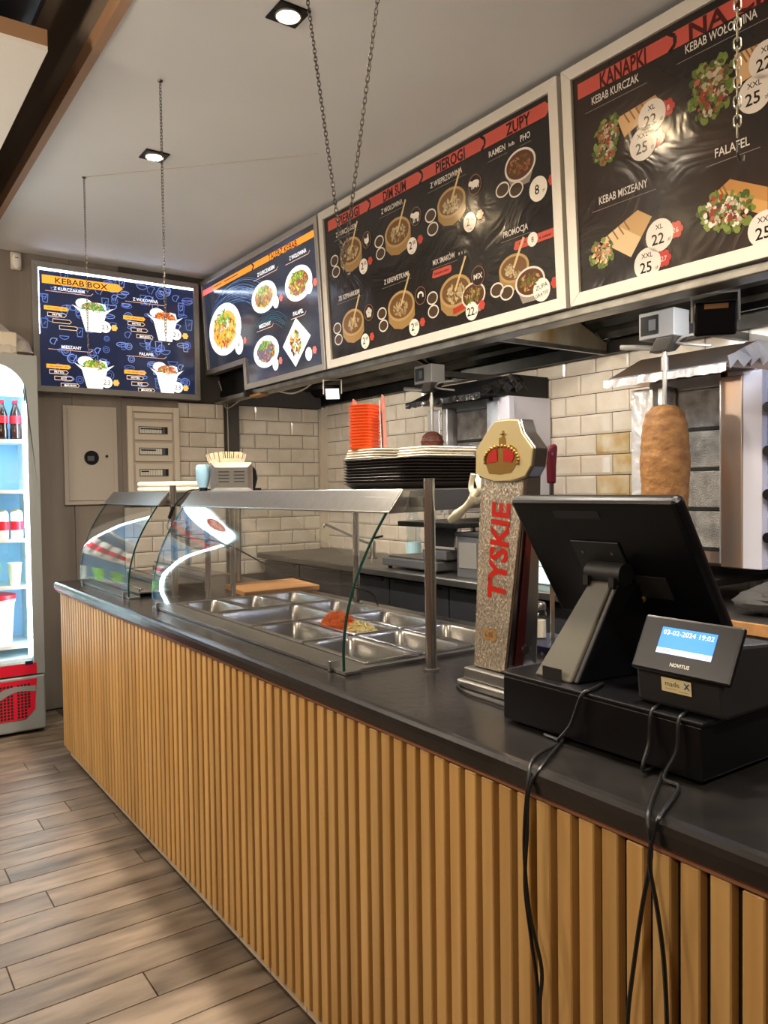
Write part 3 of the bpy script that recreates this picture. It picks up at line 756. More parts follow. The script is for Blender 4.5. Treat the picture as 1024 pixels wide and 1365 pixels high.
# long kitchen knife standing in a rack
t = thing('kitchen_knife', 'kitchen knife with dark red handle standing upright by the tiled wall', 'knife', (1.62, 1.50, .8905))
hp = on(734, 593, y=1.50); hq = on(735, 645, y=1.50)
MB(t).lathe((hp.x-.01, 1.50, 0), [(.012, .8905), (.03, .8905), (.03, .90), (.012, .905)], 14).build('stand', 'steel', t)
MB(t).box(hq.x-.006, hq.x+.008, 1.498, 1.502, .9055, hq.z+.006).build('blade', 'blade', t)
m = MB(t); hz = hp.z; x0 = hq.x
m.prism([(x0-.010, 1.49, hq.z), (x0+.012, 1.49, hq.z), (x0+.013, 1.49, hq.z+.05), (x0+.019, 1.49, hz-.004), (x0+.010, 1.49, hz+.004), (x0-.012, 1.49, hz-.006), (x0-.015, 1.49, hz-.018), (x0-.012, 1.49, hq.z+.05)], (0, .02, 0)); hd = m.build('handle', 'handle_red', t, bevel=.006)
MB(t).cyl((x0-.006, 1.4895, hz-.025), (x0-.006, 1.4899, hz-.025), .004, n=10).build('rivet', 'steel', hd)

# ------------------------------------------------------------------ the two kebab grills
def grill(name, label, x, ya, yb, z0, z1, flip, roofmat, sidemat, n=4, front=2.72, knobs=True):
    # burners face the aisle; wings at both ends
    t = thing(name, label, 'kebab grill', (2.85, (ya+yb)/2, .90))
    xb = XB-.02
    MB(t).box(front+.06, xb, ya+.05, yb-.05, z0, z1).build('body', 'steel_dull', t)
    h = (z1-z0-.10)/n; bw0, bw1 = ya+.075, yb-.12
    for i in range(n):
        za = z0+.05+i*h
        b = MB(t).box(front+.042, front+.0598, bw0, bw1, za+.006, za+h-.006).build('burner', 'mesh_burner', t, bevel=.004)
        MB(t).box(front+.040, front+.0598, bw0, bw1, za-.004, za+.005).build('burner_gap', 'ink', b)
    MB(t).box(front+.035, front+.0599, bw0, bw1, z1-.048, z1-.002).build('top_plate', 'steel_dull', t)
    MB(t).box(front+.035, front+.0599, bw0, bw1, z0, z0+.044).build('bottom_plate', 'steel_worn', t)
    # near wing (towards the camera side) and far wing wrapped in foil
    MB(t).box(front, front+.035, ya-.03, ya+.055, z0-.01, z1-.02).build('wing', sidemat, t, bevel=.004)
    MB(t).box(front+.004, front+.04, ya-.104, ya-.0302, z0-.01, z1-.01).build('side_panel', 'panel_cool_lit', t, bevel=.003)
    MB(t).box(front+.0402, xb, ya-.06, ya+.0498, z0-.01, z1).build('side_panel', 'panel_cool_lit', t)
    MB(t).box(front+.02, front+.032, ya+.0555, ya+.072, z0, z1-.03).build('wing_edge', 'foil', t, bevel=.003)
    MB(t).box(front-.02, front-.012, yb-.045, yb+.06, z0-.02, z1-.03).build('wing', 'foil', t, bevel=.003)
    MB(t).box(front-.011, front+.0598, yb-.10, yb-.06, z0-.02, z1-.03).build('wing_fold', 'foil', t, bevel=.004)
    MB(t).box(front+.0605, xb, yb-.0495, yb+.03, z0, z1).build('side_panel', 'steel_dull', t)
    # roof with folded foil edge
    MB(t).prism([(front-.13, ya-.045, z1-.004), (front-.13, ya-.045, z1+.006), (front+.10, ya-.045, z1+.112), (xb, ya-.045, z1+.112), (xb, ya-.045, z1+.001), (front+.03, ya-.045, z1+.001)], (0, yb-ya+.15, 0)).build('roof', roofmat[0], t, bevel=.003)
    m = MB(t); N_ = 26; pts = [(front-.135+random.uniform(-.003, .003), ya-.05+(yb-ya+.16)*i/N_, 0) for i in range(N_+1)]
    vs = []
    for i, (px_, py_, _) in enumerate(pts): vs += [(px_+.012, py_, z1+.015), (px_, py_, z1+.008+random.uniform(-.002, .002)), (px_+random.uniform(-.003, .003), py_, z1-.022+random.uniform(-.004, .004))]
    m.add(vs, [(i*3+k, i*3+3+k, i*3+4+k, i*3+1+k) for i in range(N_) for k in (0, 1)]); m.build('foil_edge', roofmat[1], t)
    m = MB(t); vs = []; K = 9
    for i in range(K): vs += [(front-.13+(.26)*i/(K-1), ya-.052+random.uniform(-.014, .004), z1+.034+(.075*min(1, i/6))), (front-.12+(.30)*i/(K-1), ya-.056+random.uniform(-.02, .012), z1-.012+.03*(i % 2)+.03*min(1, i/6))]
    m.add(vs, [(i*2, i*2+2, i*2+3, i*2+1) for i in range(K-1)]); m.build('foil_end', roofmat[1], t)
    for k in range(4): MB(t).box(front+.22+(k//2)*.09, front+.24+(k//2)*.09, (ya+.02, yb-.04)[k % 2], (ya+.04, yb-.02)[k % 2], .9005, z0-.0755).build('leg', 'steel_dull', t)
    MB(t).box(front-.24, xb, ya+.02, yb+.05, z0-.075, z0-.05).build('drip_tray', 'hood_dark', t, bevel=.004)
    if knobs:
        cp = MB(t).box(front+.0405, xb, ya-.36, ya-.0605, z0-.01, z1-.03).build('control_panel', 'panel_cool_lit', t, bevel=.003)
        for i in range(n):
            za = z0+.05+(i+.5)*h-.02
            k_ = MB(t).cyl((front+.04, ya-.128, za), (front+.015, ya-.128, za), .016, n=14).build('knob', 'black_plastic', t, smooth=True)
            MB(t).cyl((front+.0148, ya-.128, za), (front-.004, ya-.128, za), .021, .019, n=14).build('grip', 'black_plastic', k_, smooth=True)
    return t
g1 = grill('kebab_grill', 'large kebab grill with four burners and foil wrapped wings by the knobs', 0, 1.625, 2.005, 1.045, 1.765, 1, ('steel_worn', 'foil'), 'steel_worn')
def motor(name, label, x, y, z, sz=1.0):
    t = thing(name, label, 'motor', (x, y, z))
    b = MB(t).box(x-.045*sz, x+.05*sz, y-.075*sz, y+.075*sz, z+.0, z+.10*sz).build('housing', 'frame_grey', t, bevel=.004)
    MB(t).box(x-.0465*sz, x-.0452*sz, y-.01*sz, y+.065*sz, z+.015*sz, z+.085*sz).build('switch_plate', 'black_plastic', b)
    MB(t).box(x-.0475*sz, x-.0466*sz, y-.0*sz, y+.03*sz, z+.03*sz, z+.07*sz).build('label_plate', 'grey_plastic', b)
    MB(t).prism([(x-.04, y-.075*sz, z-.001), (x+.045, y-.075*sz, z-.001), (x+.03, y-.03*sz, z-.045*sz), (x-.02, y-.03*sz, z-.045*sz)], (0, .08*sz, 0)).build('gear_foot', 'steel_dull', t, bevel=.003)
    MB(t).tube([(x-.01, y+.03, z-.03), (x-.03, y+.10, z-.018), (x-.04, y+.16, z-.01)], .010, 8).build('crank_arm', 'alu', t)
    for d in (.0, .03): MB(t).tube(spline([(x, y-.05, z-.02), (x-.01, y-.10, z-.035+d), (x+.02, y-.18, z-.05+d*1.6)], 5), .005, 8).build('wire_arm', 'alu', t)
    return t
mt1 = motor('spit_motor', 'grey spit motor with switch plate over the tall kebab cone', 2.53, 1.79, 1.885)
MB(mt1).box(2.581, XB, 1.775, 1.805, 1.93, 1.96).build('bracket', 'steel_dull', mt1)
# meat cones
def cone(name, label, x, y, prof, m_, ztop, r, zl_=.9605):
    t = thing(name, label, 'kebab', (x, y, prof[0][1]))
    mm = MB(t); pr = []
    for (a, za), (b, zb2) in zip(prof, prof[1:]):
        k = max(2, int((zb2-za)/.011)); pr += [(a+(b-a)*i/k+random.uniform(-.0012, .0012)-(.0028 if random.random() < .16 else 0), za+(zb2-za)*i/k) for i in range(k)]
    pr.append(prof[-1]); mm.lathe((x, y, 0), pr, 28); o = mm.build('meat', m_, t, smooth=True)
    MB(t).cyl((x, y, prof[-1][1]+.0005), (x, y, ztop), r, n=12).build('skewer', 'alu', t, smooth=True)
    MB(t).cyl((x, y, zl_), (x, y, prof[0][1]-.0005), r*1.2, n=12).build('spit_base', 'steel', t)
    MB(t).cyl((x, y, prof[0][1]-.012), (x, y, prof[0][1]-.0005), .08, n=24).build('plate', 'steel', t)
    MB(t).cyl((x, y, ztop-.07), (x, y, ztop-.02), r*1.6, n=12).build('coupling', 'alu', t, smooth=True)
    return t
cone('kebab_cone', 'tall smooth golden brown kebab cone on the spit of the large grill', 2.53, 1.785, [(.074, 1.06), (.082, 1.2), (.083, 1.3), (.089, 1.42), (.088, 1.50), (.080, 1.565), (.068, 1.61), (.045, 1.635), (.012, 1.642)], 'meat', 1.838, .0085, .9955)
g2 = grill('kebab_grill', 'small kebab grill under black crumpled foil beside the beer crown', 0, 2.905, 3.36, 1.22, 1.80, 1, ('black_metal', 'foil_black'), 'foil', n=3, knobs=False)
mt2 = motor('spit_motor', 'dark spit motor over the small charred kebab', 2.55, 3.21, 1.885, .95)
MB(mt2).box(2.60, XB, 3.195, 3.225, 1.93, 1.96).build('bracket', 'steel_dull', mt2)
cone('kebab_cone', 'small dark charred kebab stump under the far spit motor', 2.55, 3.19, [(.05, 1.26), (.055, 1.35), (.058, 1.50), (.060, 1.585), (.054, 1.612), (.03, 1.632), (.01, 1.638)], 'meat_char', 1.838, .007, 1.1705)
# grey cloth on the table
t = thing('folded_cloth', 'crumpled grey cloth lying on the table under the grill knobs', 'cloth', (2.58, 1.385, .901))
m = MB(); 
for i in range(6): m.sphere((-.02+.008*i, -.02*i+.05, .045+.014*i), .07-.004*i, 16, 10, 1.0, 1.25, .55, .10)
m.build('cloth', 'cloth_grey', t, smooth=True)

# ------------------------------------------------------------------ extraction hood
hd = thing('extraction_hood', 'long dark steel extraction hood with baffle filters behind the menu boards', 'range hood', (2.6, 2.8, 1.97))
HY0, HY1 = .3, 5.14
MB(hd).box(2.225, 2.24, HY0, HY1, 1.985, 2.74).build('front_panel', 'hood_dark', hd)
MB(hd).box(2.15, 2.24, HY0, 5.07, 1.940, 1.970).build('front_rail', 'galv', hd, bevel=.004)
MB(hd).box(2.2405, XB-.004, HY0, HY1, 2.70, 2.74).build('top_panel', 'hood_dark', hd)
MB(hd).box(3.03, XB-.004, HY0, HY1, 1.972, 2.04).build('rear_gutter', 'hood_dark', hd)
MB(hd).box(2.2405, XB-.02, HY1-.012, HY1, 1.95, 2.70).build('end_panel', 'dark_band', hd)
MB(hd).box(2.2405, 3.02, HY0, HY0+.012, 1.98, 2.70).build('end_panel', 'hood_dark', hd)
nb = 9
for s, (sa, sb) in enumerate(((.32, 1.35), (1.37, 2.44), (2.47, 3.6), (3.62, 5.12))):
    for i in range(nb):
        f0, f1 = i/nb, (i+.62)/nb
        x0_, x1_ = 2.26+.76*f0, 2.26+.76*f1; za, zb2 = 2.36-.32*f0, 2.36-.32*f1
        m = MB(hd); m.prism([(x0_, sa, za), (x0_+.01, sa, za-.022), (x1_-.01, sa, zb2-.022), (x1_, sa, zb2)], (0, sb-sa, 0)); m.build('baffle', 'baffle', hd)
    MB(hd).prism([(2.26, sa, 2.41), (3.03, sa, 2.085), (3.03, sa, 2.10), (2.26, sa, 2.425)], (0, sb-sa, 0)).build('filter_back', 'ink', hd)
MB(hd).prism([(2.25, 2.448, 1.985), (3.02, 2.448, 1.985), (3.02, 2.448, 2.02), (2.25, 2.448, 2.33)], (0, .012, 0)).build('divider', 'grease_plate', hd)
MB(hd).box(2.25, 3.02, 2.445, 2.464, 1.965, 1.9845).build('divider_lip', 'galv', hd)
for yy in (1.36, 3.61): MB(hd).prism([(2.25, yy, 2.29), (3.03, yy, 1.985), (3.03, yy, 2.005), (2.25, yy, 2.32)], (0, .02, 0)).build('crossbar', 'hood_dark', hd)
# lamps added out of sight behind the hood's front panel, to brighten the tiles
for yy, lab in ((2.22, 'beside its divider plate, large grill side'), (2.70, 'beside its divider plate, small grill side'), (4.15, 'over the sink tap')):
    t = thing('added_hood_lamp', 'added oval bulkhead lamp hidden inside the hood '+lab, 'lamp', (2.24, yy, 2.06))
    MB(t).box(2.2402, 2.25, yy-.09, yy+.09, 2.02, 2.10).build('base', 'alu', t, bevel=.003)
    MB(t).sphere((2.252, yy, 2.06), .035, 16, 10, .6, 2.2, .9).build('cover', mat('hood_glow', 'ffffff', .5, emit='ffeed6', estr=8.0) if 'hood_glow' not in M else 'hood_glow', t, smooth=True)
    l = bpy.data.lights.new('glow', 'AREA'); l.shape = 'RECTANGLE'; l.size = .16; l.size_y = .06; l.energy = HOOD_W*(.8 if yy < 3 else 1); l.color = (1, .9, .76)
    lo = bpy.data.objects.new('glow', l); COL.objects.link(lo); lo.parent = t; lo.location = (.036, 0, 0); lo.rotation_euler = (0, -PI/2+.55, 0); lo.rotation_euler = Vector((-.80, 0, .60)).to_track_quat('Z', 'Y').to_euler()
# unseen tube lamp added under the hood for the cool light from the right
t = thing('added_tube_lamp', 'added unseen white tube lamp under the near end of the hood', 'lamp', (2.62, .75, 1.96))
MB(t).box(2.59, 2.65, .45, 1.05, 1.955, 1.98).build('housing', 'white_plastic', t)
MB(t).cyl((2.62, .47, 1.94), (2.62, 1.03, 1.94), .013, n=12).build('tube', mat('tube_glow', 'ffffff', .5, emit='dfe6ff', estr=KITCHEN_TUBE), t, smooth=True)
MB(t).box(2.60, 2.64, .3, .4495, 2.0, 2.01).build('clip', 'alu', t)
# floodlights
def flood(label, x, y, z, w_, h_, tiltx, rz_, stem, watt):
    t = thing('led_floodlight', label, 'floodlight', (x, y, z), rz=rz_)
    b = MB(); rm = Matrix.Rotation(tiltx, 3, 'X')
    b.obox(rm @ Vector((0, 0, 0)), w_, .028, h_, rm); b.build('housing', 'black_plastic', t, bevel=.008)
    MB().obox(rm @ Vector((0, .0155, 0)), w_*.84, .003, h_*.78, rm).build('lens', 'flood_lens', t)
    MB().obox(rm @ Vector((-.0, -.016, h_*.36)), w_*.55, .003, h_*.14, rm).build('sticker', 'board_wood', t)
    for s in (-1, 1): MB().box(s*(w_/2+.006)-.003, s*(w_/2+.006)+.003, -.008, .008, -.01, h_*.75).build('bracket_arm', 'alu', t)
    MB().box(-w_/2-.009, w_/2+.009, -.008, .008, h_*.75, h_*.75+.005).build('bracket_bar', 'alu', t)
    MB().cyl((0, 0, h_*.75+.0052), (0, 0, stem-z), .006, n=8).build('stem', 'alu', t)
    l = bpy.data.lights.new('beam', 'SPOT'); l.energy = watt; l.color = (.93, .96, 1); l.spot_size = 2.2; l.spot_blend = .6; l.shadow_soft_size = w_*.35
    lo = bpy.data.objects.new('beam', l); COL.objects.link(lo); lo.parent = t; lo.location = rm @ Vector((0, .03, 0)); lo.rotation_euler = (rm @ Matrix.Rotation(PI/2, 3, 'X')).to_euler()
    return t
flood('black floodlight seen from behind over the large grill motor', 2.36, 1.475, 1.885, .13, .11, .25, -.9, 2.295, 8)
f2 = flood('small black floodlight with lit lens hanging under the corner of the boards', 2.225, 3.64, 1.87, .085, .085, -.75, PI*.80, 1.9398, 6)
# ------------------------------------------------------------------ menu boards
class Board:
    def __init__(s, name, label, bl, rt, up, wd, ht, lit, framemat, fw=.036, notch=None):
        s.o, s.r, s.u = Vector(bl), Vector(rt).normalized(), Vector(up).normalized(); s.n = s.r.cross(s.u)
        s.w, s.h = wd, ht; s.m = 'print_lit' if lit else 'print'
        t = s.t = thing(name, label, 'menu board'); t.matrix_world = Matrix((s.r, s.u, s.n)).transposed().to_4x4(); t.location = s.o
        if notch:
            nw, nh = notch
            segs = [((0, nh), (0, ht)), ((0, ht), (wd, ht)), ((wd, ht), (wd, 0)), ((wd, 0), (nw, 0)), ((nw, 0), (nw, nh)), ((nw, nh), (0, nh))]
            outer = [(0, nh), (0, ht), (wd, ht), (wd, 0), (nw, 0), (nw, nh)]
            inner = [(fw, nh+fw), (fw, ht-fw), (wd-fw, ht-fw), (wd-fw, fw), (nw+fw, fw), (nw+fw, nh+fw)]
        else:
            outer = [(0, 0), (0, ht), (wd, ht), (wd, 0)]; inner = [(fw, fw), (fw, ht-fw), (wd-fw, ht-fw), (wd-fw, fw)]
        k = len(outer); g = .0006
        for i in range(k):
            a, b, c, d = outer[i], outer[(i+1) % k], inner[(i+1) % k], inner[i]
            MB().prism([(p[0], p[1], -.02) for p in (a, b, c, d)], (0, 0, .032)).build('frame_bar', framemat, t, bevel=.002)
        MB().prism([(p[0], p[1], -.055) for p in outer], (0, 0, .0345)).build('light_box', 'alu', t)
        s.inner = inner
    def uv(s, px, py):
        d = ray(px, py); C0 = Vector((0, 0, H)); q = C0 + d*((s.o-C0).dot(s.n)/d.dot(s.n)) - s.o
        return (q.dot(s.r), q.dot(s.u))
    def back(s, col, m=None):
        MB().prism([(p[0], p[1], -.02) for p in s.inner], (0, 0, .0205)).build('print_sheet', m or 'black_matte', s.t)
    def radii(s, px, py, rx, ry):
        c = s.uv(px, py); a = s.uv(px+rx, py); b = s.uv(px, py-ry); return c, abs(a[0]-c[0]), abs(b[1]-c[1])

def sheet_mat(name, c1, c2, scale, emit=0, rough=.14, c3=None, wav=.11):
    m = bpy.data.materials.new(name); m.use_nodes = True; N = m.node_tree.nodes; L = m.node_tree.links; M[name] = m; b = N['Principled BSDF']
    tc = N.new('ShaderNodeTexCoord'); no = N.new('ShaderNodeTexNoise'); no.inputs['Scale'].default_value = scale; no.inputs['Detail'].default_value = 5; L.new(tc.outputs['Object'], no.inputs['Vector'])
    cr = N.new('ShaderNodeValToRGB'); L.new(no.outputs['Fac'], cr.inputs[0]); e = cr.color_ramp.elements
    e[0].position = .38; e[0].color = lin(c1)+(1,); e[1].position = .68; e[1].color = lin(c2)+(1,)
    if c3: x = e.new(.78); x.color = lin(c3)+(1,)
    L.new(cr.outputs[0], b.inputs['Base Color']); b.inputs['Roughness'].default_value = rough
    if emit: L.new(cr.outputs[0], b.inputs['Emission Color']); b.inputs['Emission Strength'].default_value = emit
    else:
        n2 = N.new('ShaderNodeTexNoise'); n2.inputs['Scale'].default_value = 4; n2.inputs['Detail'].default_value = 3; n2.inputs['Distortion'].default_value = 1.5
        L.new(tc.outputs['Object'], n2.inputs['Vector']); bp = N.new('ShaderNodeBump'); bp.inputs['Strength'].default_value = wav; bp.inputs['Distance'].default_value = .05
        L.new(n2.outputs['Fac'], bp.inputs['Height']); L.new(bp.outputs['Normal'], b.inputs['Normal'])
        n3 = N.new('ShaderNodeTexNoise'); n3.inputs['Scale'].default_value = 3; mr = N.new('ShaderNodeMapRange'); mr.inputs['To Min'].default_value = rough*.7; mr.inputs['To Max'].default_value = rough*1.9
        L.new(tc.outputs['Object'], n3.inputs['Vector']); L.new(n3.outputs['Fac'], mr.inputs['Value']); L.new(mr.outputs['Result'], b.inputs['Roughness'])
sheet_mat('sheet_navy', '1a2036', '222a45', 2, .72)
sheet_mat('sheet_space', '26272c', '343b4e', 1.8, .72, c3='56749f')
sheet_mat('sheet_dark', '211e1d', '2c2724', 3)
sheet_mat('sheet_dark2', '231f1d', '3a2a20', 2)

GRN, YEL, ORG, RED, BRN, TAN, WHT = '5f9a2c', 'd8b93a', 'e0872c', 'c23a26', '6b3f22', 'c79a5c', 'f2f0ea'
def blobs(P, c, rx, ry, cols, n, z, s=.35):
    for i in range(n):
        a, r = random.uniform(0, 2*PI), math.sqrt(random.random()); k = random.uniform(.6, 1.2)*s
        P.ell((c[0]+rx*r*math.cos(a), c[1]+ry*r*math.sin(a)), rx*k, ry*k*random.uniform(.5, 1.1), random.choice(cols), z+i*.000012, 9, random.uniform(0, PI), .2)
def star(P, c, r, col, z):
    for k in range(6): P.ell((c[0]+r*.6*math.cos(k*PI/3), c[1]+r*.6*math.sin(k*PI/3)), r*.42, r*.42, col, z+k*.00001, 8)
    P.ell(c, r*.6, r*.6, col, z+.0001, 10)
Z0, Z1, Z2, Z3 = .0009, .0013, .0018, .0023

# --- lit KEBAB BOX board on the far wall
yk = YF-.065
bl = on(49, 522.8, y=yk); br = on(264.7, 532, y=yk); tl = on(39.6, 348.6, y=yk)
kw = 1.052; kh = .785
B = Board('menu_board', 'glowing KEBAB BOX menu board with navy doodle background on the far wall', (1.012, yk, 1.962), (1, 0, 0), (0, 0, 1), kw, kh, True, 'frame_grey', .036)
B.back('', 'sheet_navy')
zz = lambda x, y: B.uv(x/3.657, 330+y/3.657)
P = Print('print_lit')
for i in range(115):                                 # line doodles of the printed background
    c = (random.uniform(.06, kw-.06), random.uniform(.06, kh-.06)); r = random.uniform(.018, .034); k = i % 5; col = random.choice(['6078bc', '5069ad', '7890cc'])
    if k == 0: P.ring(c, r, r, .0042, col, Z0, 14); P.ring(c, r*.55, r*.5, .003, col, Z0, 10)
    elif k == 1: P.ring(c, r*1.3, r, .0042, col, Z0, 10, PI, 2*PI); P.line([(c[0]-r*1.3, c[1]), (c[0]+r*1.3, c[1])], .0042, col, Z0)
    elif k == 2: P.line([(c[0]-r*.7, c[1]+r), (c[0]-r*.5, c[1]-r), (c[0]+r*.5, c[1]-r), (c[0]+r*.7, c[1]+r), (c[0]-r*.7, c[1]+r)], .0042, col, Z0); P.line([(c[0]-r*.2, c[1]-r*.3), (c[0]+r*.3, c[1]+r*.4)], .0042, col, Z0)
    elif k == 3: P.ring(c, r*1.4, r*.6, .0042, col, Z0, 12); P.line([(c[0]-r, c[1]-r*.2), (c[0]+r, c[1]+r*.25)], .003, col, Z0)
    else: P.ring(c, r*1.1, r, .0042, col, Z0, 9, .3, 4.4); P.line([(c[0], c[1]-r), (c[0]+r*.9, c[1]+r*.9)], .0042, col, Z0)
P.build('doodle_print', B.t)
P = Print('print_lit')
a = [zz(203, 128), zz(575, 182), zz(599, 205), zz(575, 224), zz(203, 166)]; y_t, y_b = (a[0][1]+a[1][1])/2, (a[4][1]+a[3][1])/2
P.poly([(a[0][0], y_b), (a[1][0], y_b), (a[2][0], (y_t+y_b)/2), (a[1][0], y_t), (a[0][0], y_t)], 'f2a33a', Z1)
P.text('KEBAB BOX', ((zz(285, 0)[0]+zz(500, 0)[0])/2, (y_t+y_b)/2), .036, '2a1c14', Z2, bold=.012, width=.315)
P.build('banner', B.t)
tw = .0
def title(txt, x0, x1, y, u0, u1, yu):
    P = Print('print_lit')
    c = zz((x0+x1)/2, y); P.text(txt, c, .020, 'e6ecf6', Z2, bold=.02, width=zz(x1, y)[0]-zz(x0, y)[0])
    v = c[1]-.02; P.line([(zz(u0, y)[0], v), (zz(u1, y)[0], v), (zz(u1, y)[0]+.016, v+.014)], .003, 'e0a890', Z2); P.build('lettering', B.t)
title('Z KURCZAKIEM', 262, 412, 207, 220, 440, 205); title('Z WOŁOWINĄ', 648, 770, 258, 610, 800, 285)
title('MIESZANY', 300, 398, 487, 235, 440, 500); title('FALAFEL', 680, 752, 520, 617, 800, 540)
bx = [((385, 300), (520, 300), (490, 412), (415, 412), (512, 388), (557, 392), [(275, 297), (278, 328), (303, 360), (335, 393)], ['3f8f4a', '5aa86a', 'c7b24a', 'b8732e', '8a4a2a']),
      ((745, 345), (862, 345), (835, 457), (775, 457), (858, 425), (903, 432), [(655, 345), (665, 372), (680, 403), (707, 435)], ['c23a26', 'd8b93a', '7f9a2c', '8a4a2a', 'b8732e']),
      ((395, 580), (525, 580), (500, 692), (425, 692), (520, 657), (566, 660), [(287, 580), (288, 607), (312, 638), (343, 672)], ['5f9a2c', '8a5a3a', 'c7b24a', '6b3a3a']),
      ((760, 605), (868, 605), (848, 713), (790, 713), (866, 682), (905, 685), [(660, 608), (660, 635), (683, 665), (715, 695)], ['b05a3a', 'c98a6a', '5f9a2c', '8a4a2a'])]
for bi, (a, b, c, d, pc, sc, tags, cols) in enumerate(bx):
    P = Print('print_lit'); q = [zz(*p) for p in (a, b, c, d)]; cx_ = (q[0][0]+q[1][0])/2; w_ = q[1][0]-q[0][0]; tp = (q[0][1]+q[1][1])/2; bt = (q[2][1]+q[3][1])/2
    P.ell((cx_-w_*.32, tp+.028), w_*.30, .032, WHT, Z1, 16); P.poly([(cx_+w_*.1, tp), (cx_+w_*.5, tp), (cx_+w_*.45, tp+.036), (cx_+w_*.2, tp+.042)], 'dfe6ea', Z1)
    P.ell((cx_, tp+.008), w_*.42, .032, cols[0], Z1+.0002, 18); blobs(P, (cx_, tp+.010), w_*.38, .030, cols+['d8c8a0', 'a08050'], 90, Z1+.00005, .14)
    P.poly([(cx_-w_*.5, tp-.008), (cx_+w_*.5, tp-.008), (cx_+w_*.28, bt), (cx_-w_*.28, bt)], WHT, Z2)
    P.poly([(cx_-w_*.76, tp+.016), (cx_-w_*.46, tp-.004), (cx_-w_*.40, tp-.035)], 'e6eaee', Z2); P.poly([(cx_+w_*.76, tp+.016), (cx_+w_*.40, tp-.035), (cx_+w_*.46, tp-.004)], 'e6eaee', Z2)
    P.line([(cx_, tp-.02), (cx_-.002, bt+.03)], .003, 'b8bcc0', Z2+.0002)
    P.build('food_picture', B.t)
    P = Print('print_lit'); c_ = zz(*pc); P.ell(c_, .036, .036, 'f7f5ee', Z3, 24); P.text('23', c_, .032, '3a3630', Z3+.0003, width=.042); s_ = zz(*sc); star(P, s_, .021, 'e6b25a', Z2)
    P.build('price_badge', B.t)
    P = Print('print_lit')
    for k, (tx, ty) in enumerate(tags):
        c_ = zz(tx, ty); hw = .072 if k == 0 else .056; hh = .0125
        shp = [(c_[0]-hw, c_[1]-hh), (c_[0]+hw-.012, c_[1]-hh), (c_[0]+hw, c_[1]), (c_[0]+hw-.012, c_[1]+hh), (c_[0]-hw, c_[1]+hh)]
        if k == 0: P.poly(shp, 'f0a838', Z1); P.dash(c_, hw*1.5, .007, '8a6420', Z2)
        else:
            P.poly(shp, 'e8c8b0', Z1); P.poly([(c_[0]+(p[0]-c_[0])*.95, c_[1]+(p[1]-c_[1])*.74) for p in shp], '151722', Z1+.0002)
            if not (bi == 0 and k > 1): P.text(['', 'FRYTKI', 'RYŻ', 'MAKARON'][k], c_, .013, 'f2f2f2', Z2, bold=.02, width=[0, .055, .032, .07][k])
    P.build('option_tag', B.t)
# bright rim of the light box
m = MB(); m.box(.036, kw-.036, kh-.0485, kh-.037, .0008, .003); m.box(.036, .0415, .35, kh-.049, .0008, .003); m.build('light_edge', mat('edge_glow', 'ffffff', .5, emit='d3e4ff', estr=14.0), B.t)

# --- the three boards in front of the hood
xt, xbm, zt_, zb_ = 2.10, 2.144, 2.770, 1.974
UP = Vector((xt-xbm, 0, zt_-zb_)); BH = UP.length; RT = (0, -1, 0)
b2 = Board('menu_board', 'glowing TALERZ KEBAB menu board with orange banner and a notched lower corner', (xbm, 5.145, zb_), RT, UP, 1.59, BH, True, 'alu', .034, notch=(.60, .165))
b2.back('', 'sheet_space'); B = b2
zz = lambda x, y: B.uv(250+x/5.12, 280+y/5.12)
P = Print('print_lit'); l, r = zz(110, 590)[0], zz(860, 160)[0]; vt, vb = zz(860, 135)[1], zz(860, 185)[1]
P.poly([(l, vb), (r, vb), (r+.03, (vt+vb)/2), (r, vt), (l, vt)], 'f08a28', Z1)
ch = zz(440, 395)[0]; P.line([(ch, vt), (ch+.03, (vt+vb)/2), (ch, vb)], .012, '2a1a12', Z1+.0002)
for x0_, x1_ in ((180, 232), (252, 348)): P.poly([(zz(x0_, 500)[0], vb+.018), (zz(x1_, 480)[0], vb+.018), (zz(x1_, 480)[0], vt-.012), (zz(x0_, 500)[0], vt-.012)], '33373f', Z1+.0002)
P.poly([(l, vb), (zz(178, 560)[0], vb), (zz(178, 560)[0], vt), (l, vt)], 'e0706a', Z1+.0002)
P.text('TALERZ KEBAB', (zz(648, 290)[0], (vt+vb)/2), .036, '3a1c10', Z2, bold=.016, width=zz(745, 240)[0]-zz(550, 340)[0]); P.build('banner', B.t)
for txt, x, y, wd in (('Z KURCZAKIEM', 535, 415, .22), ('Z WOŁOWINĄ', 753, 302, .19), ('MIESZANY', 530, 783, .15), ('FALAFEL', 757, 697, .115)):
    P = Print('print_lit'); c = zz(x, y); P.text(txt, c, .022, 'f0f0f0', Z2, bold=.02, width=wd); P.line([(c[0]-wd*.75, c[1]-.025), (c[0]+wd*.6, c[1]-.025), (c[0]+wd*.6+.02, c[1]-.01)], .003, 'e0b0a0', Z2)
    P.build('lettering', B.t)
P = Print('print_lit'); Q = Print('print_lit')      # bluish planet glow of the print
for i in range(16): P.ring(zz(330+random.uniform(-40, 40), 900), .58-.010*i, .38-.009*i, .0035, random.choice(['3d5580', '46628f', '5878a6', '37496b']), Z0+i*.00002, 30, .5+random.random()*.3, 1.6+random.random()*.8)
for i in range(8): Q.ring(zz(560, 930), .30-.012*i, .20-.010*i, .003, random.choice(['2f4a5e', '36586a', '3c6672']), Z0+i*.00002, 24, .5+random.random()*.4, 1.7+random.random()*.7)
P.build('planet_print', B.t); Q.build('planet_print', B.t)
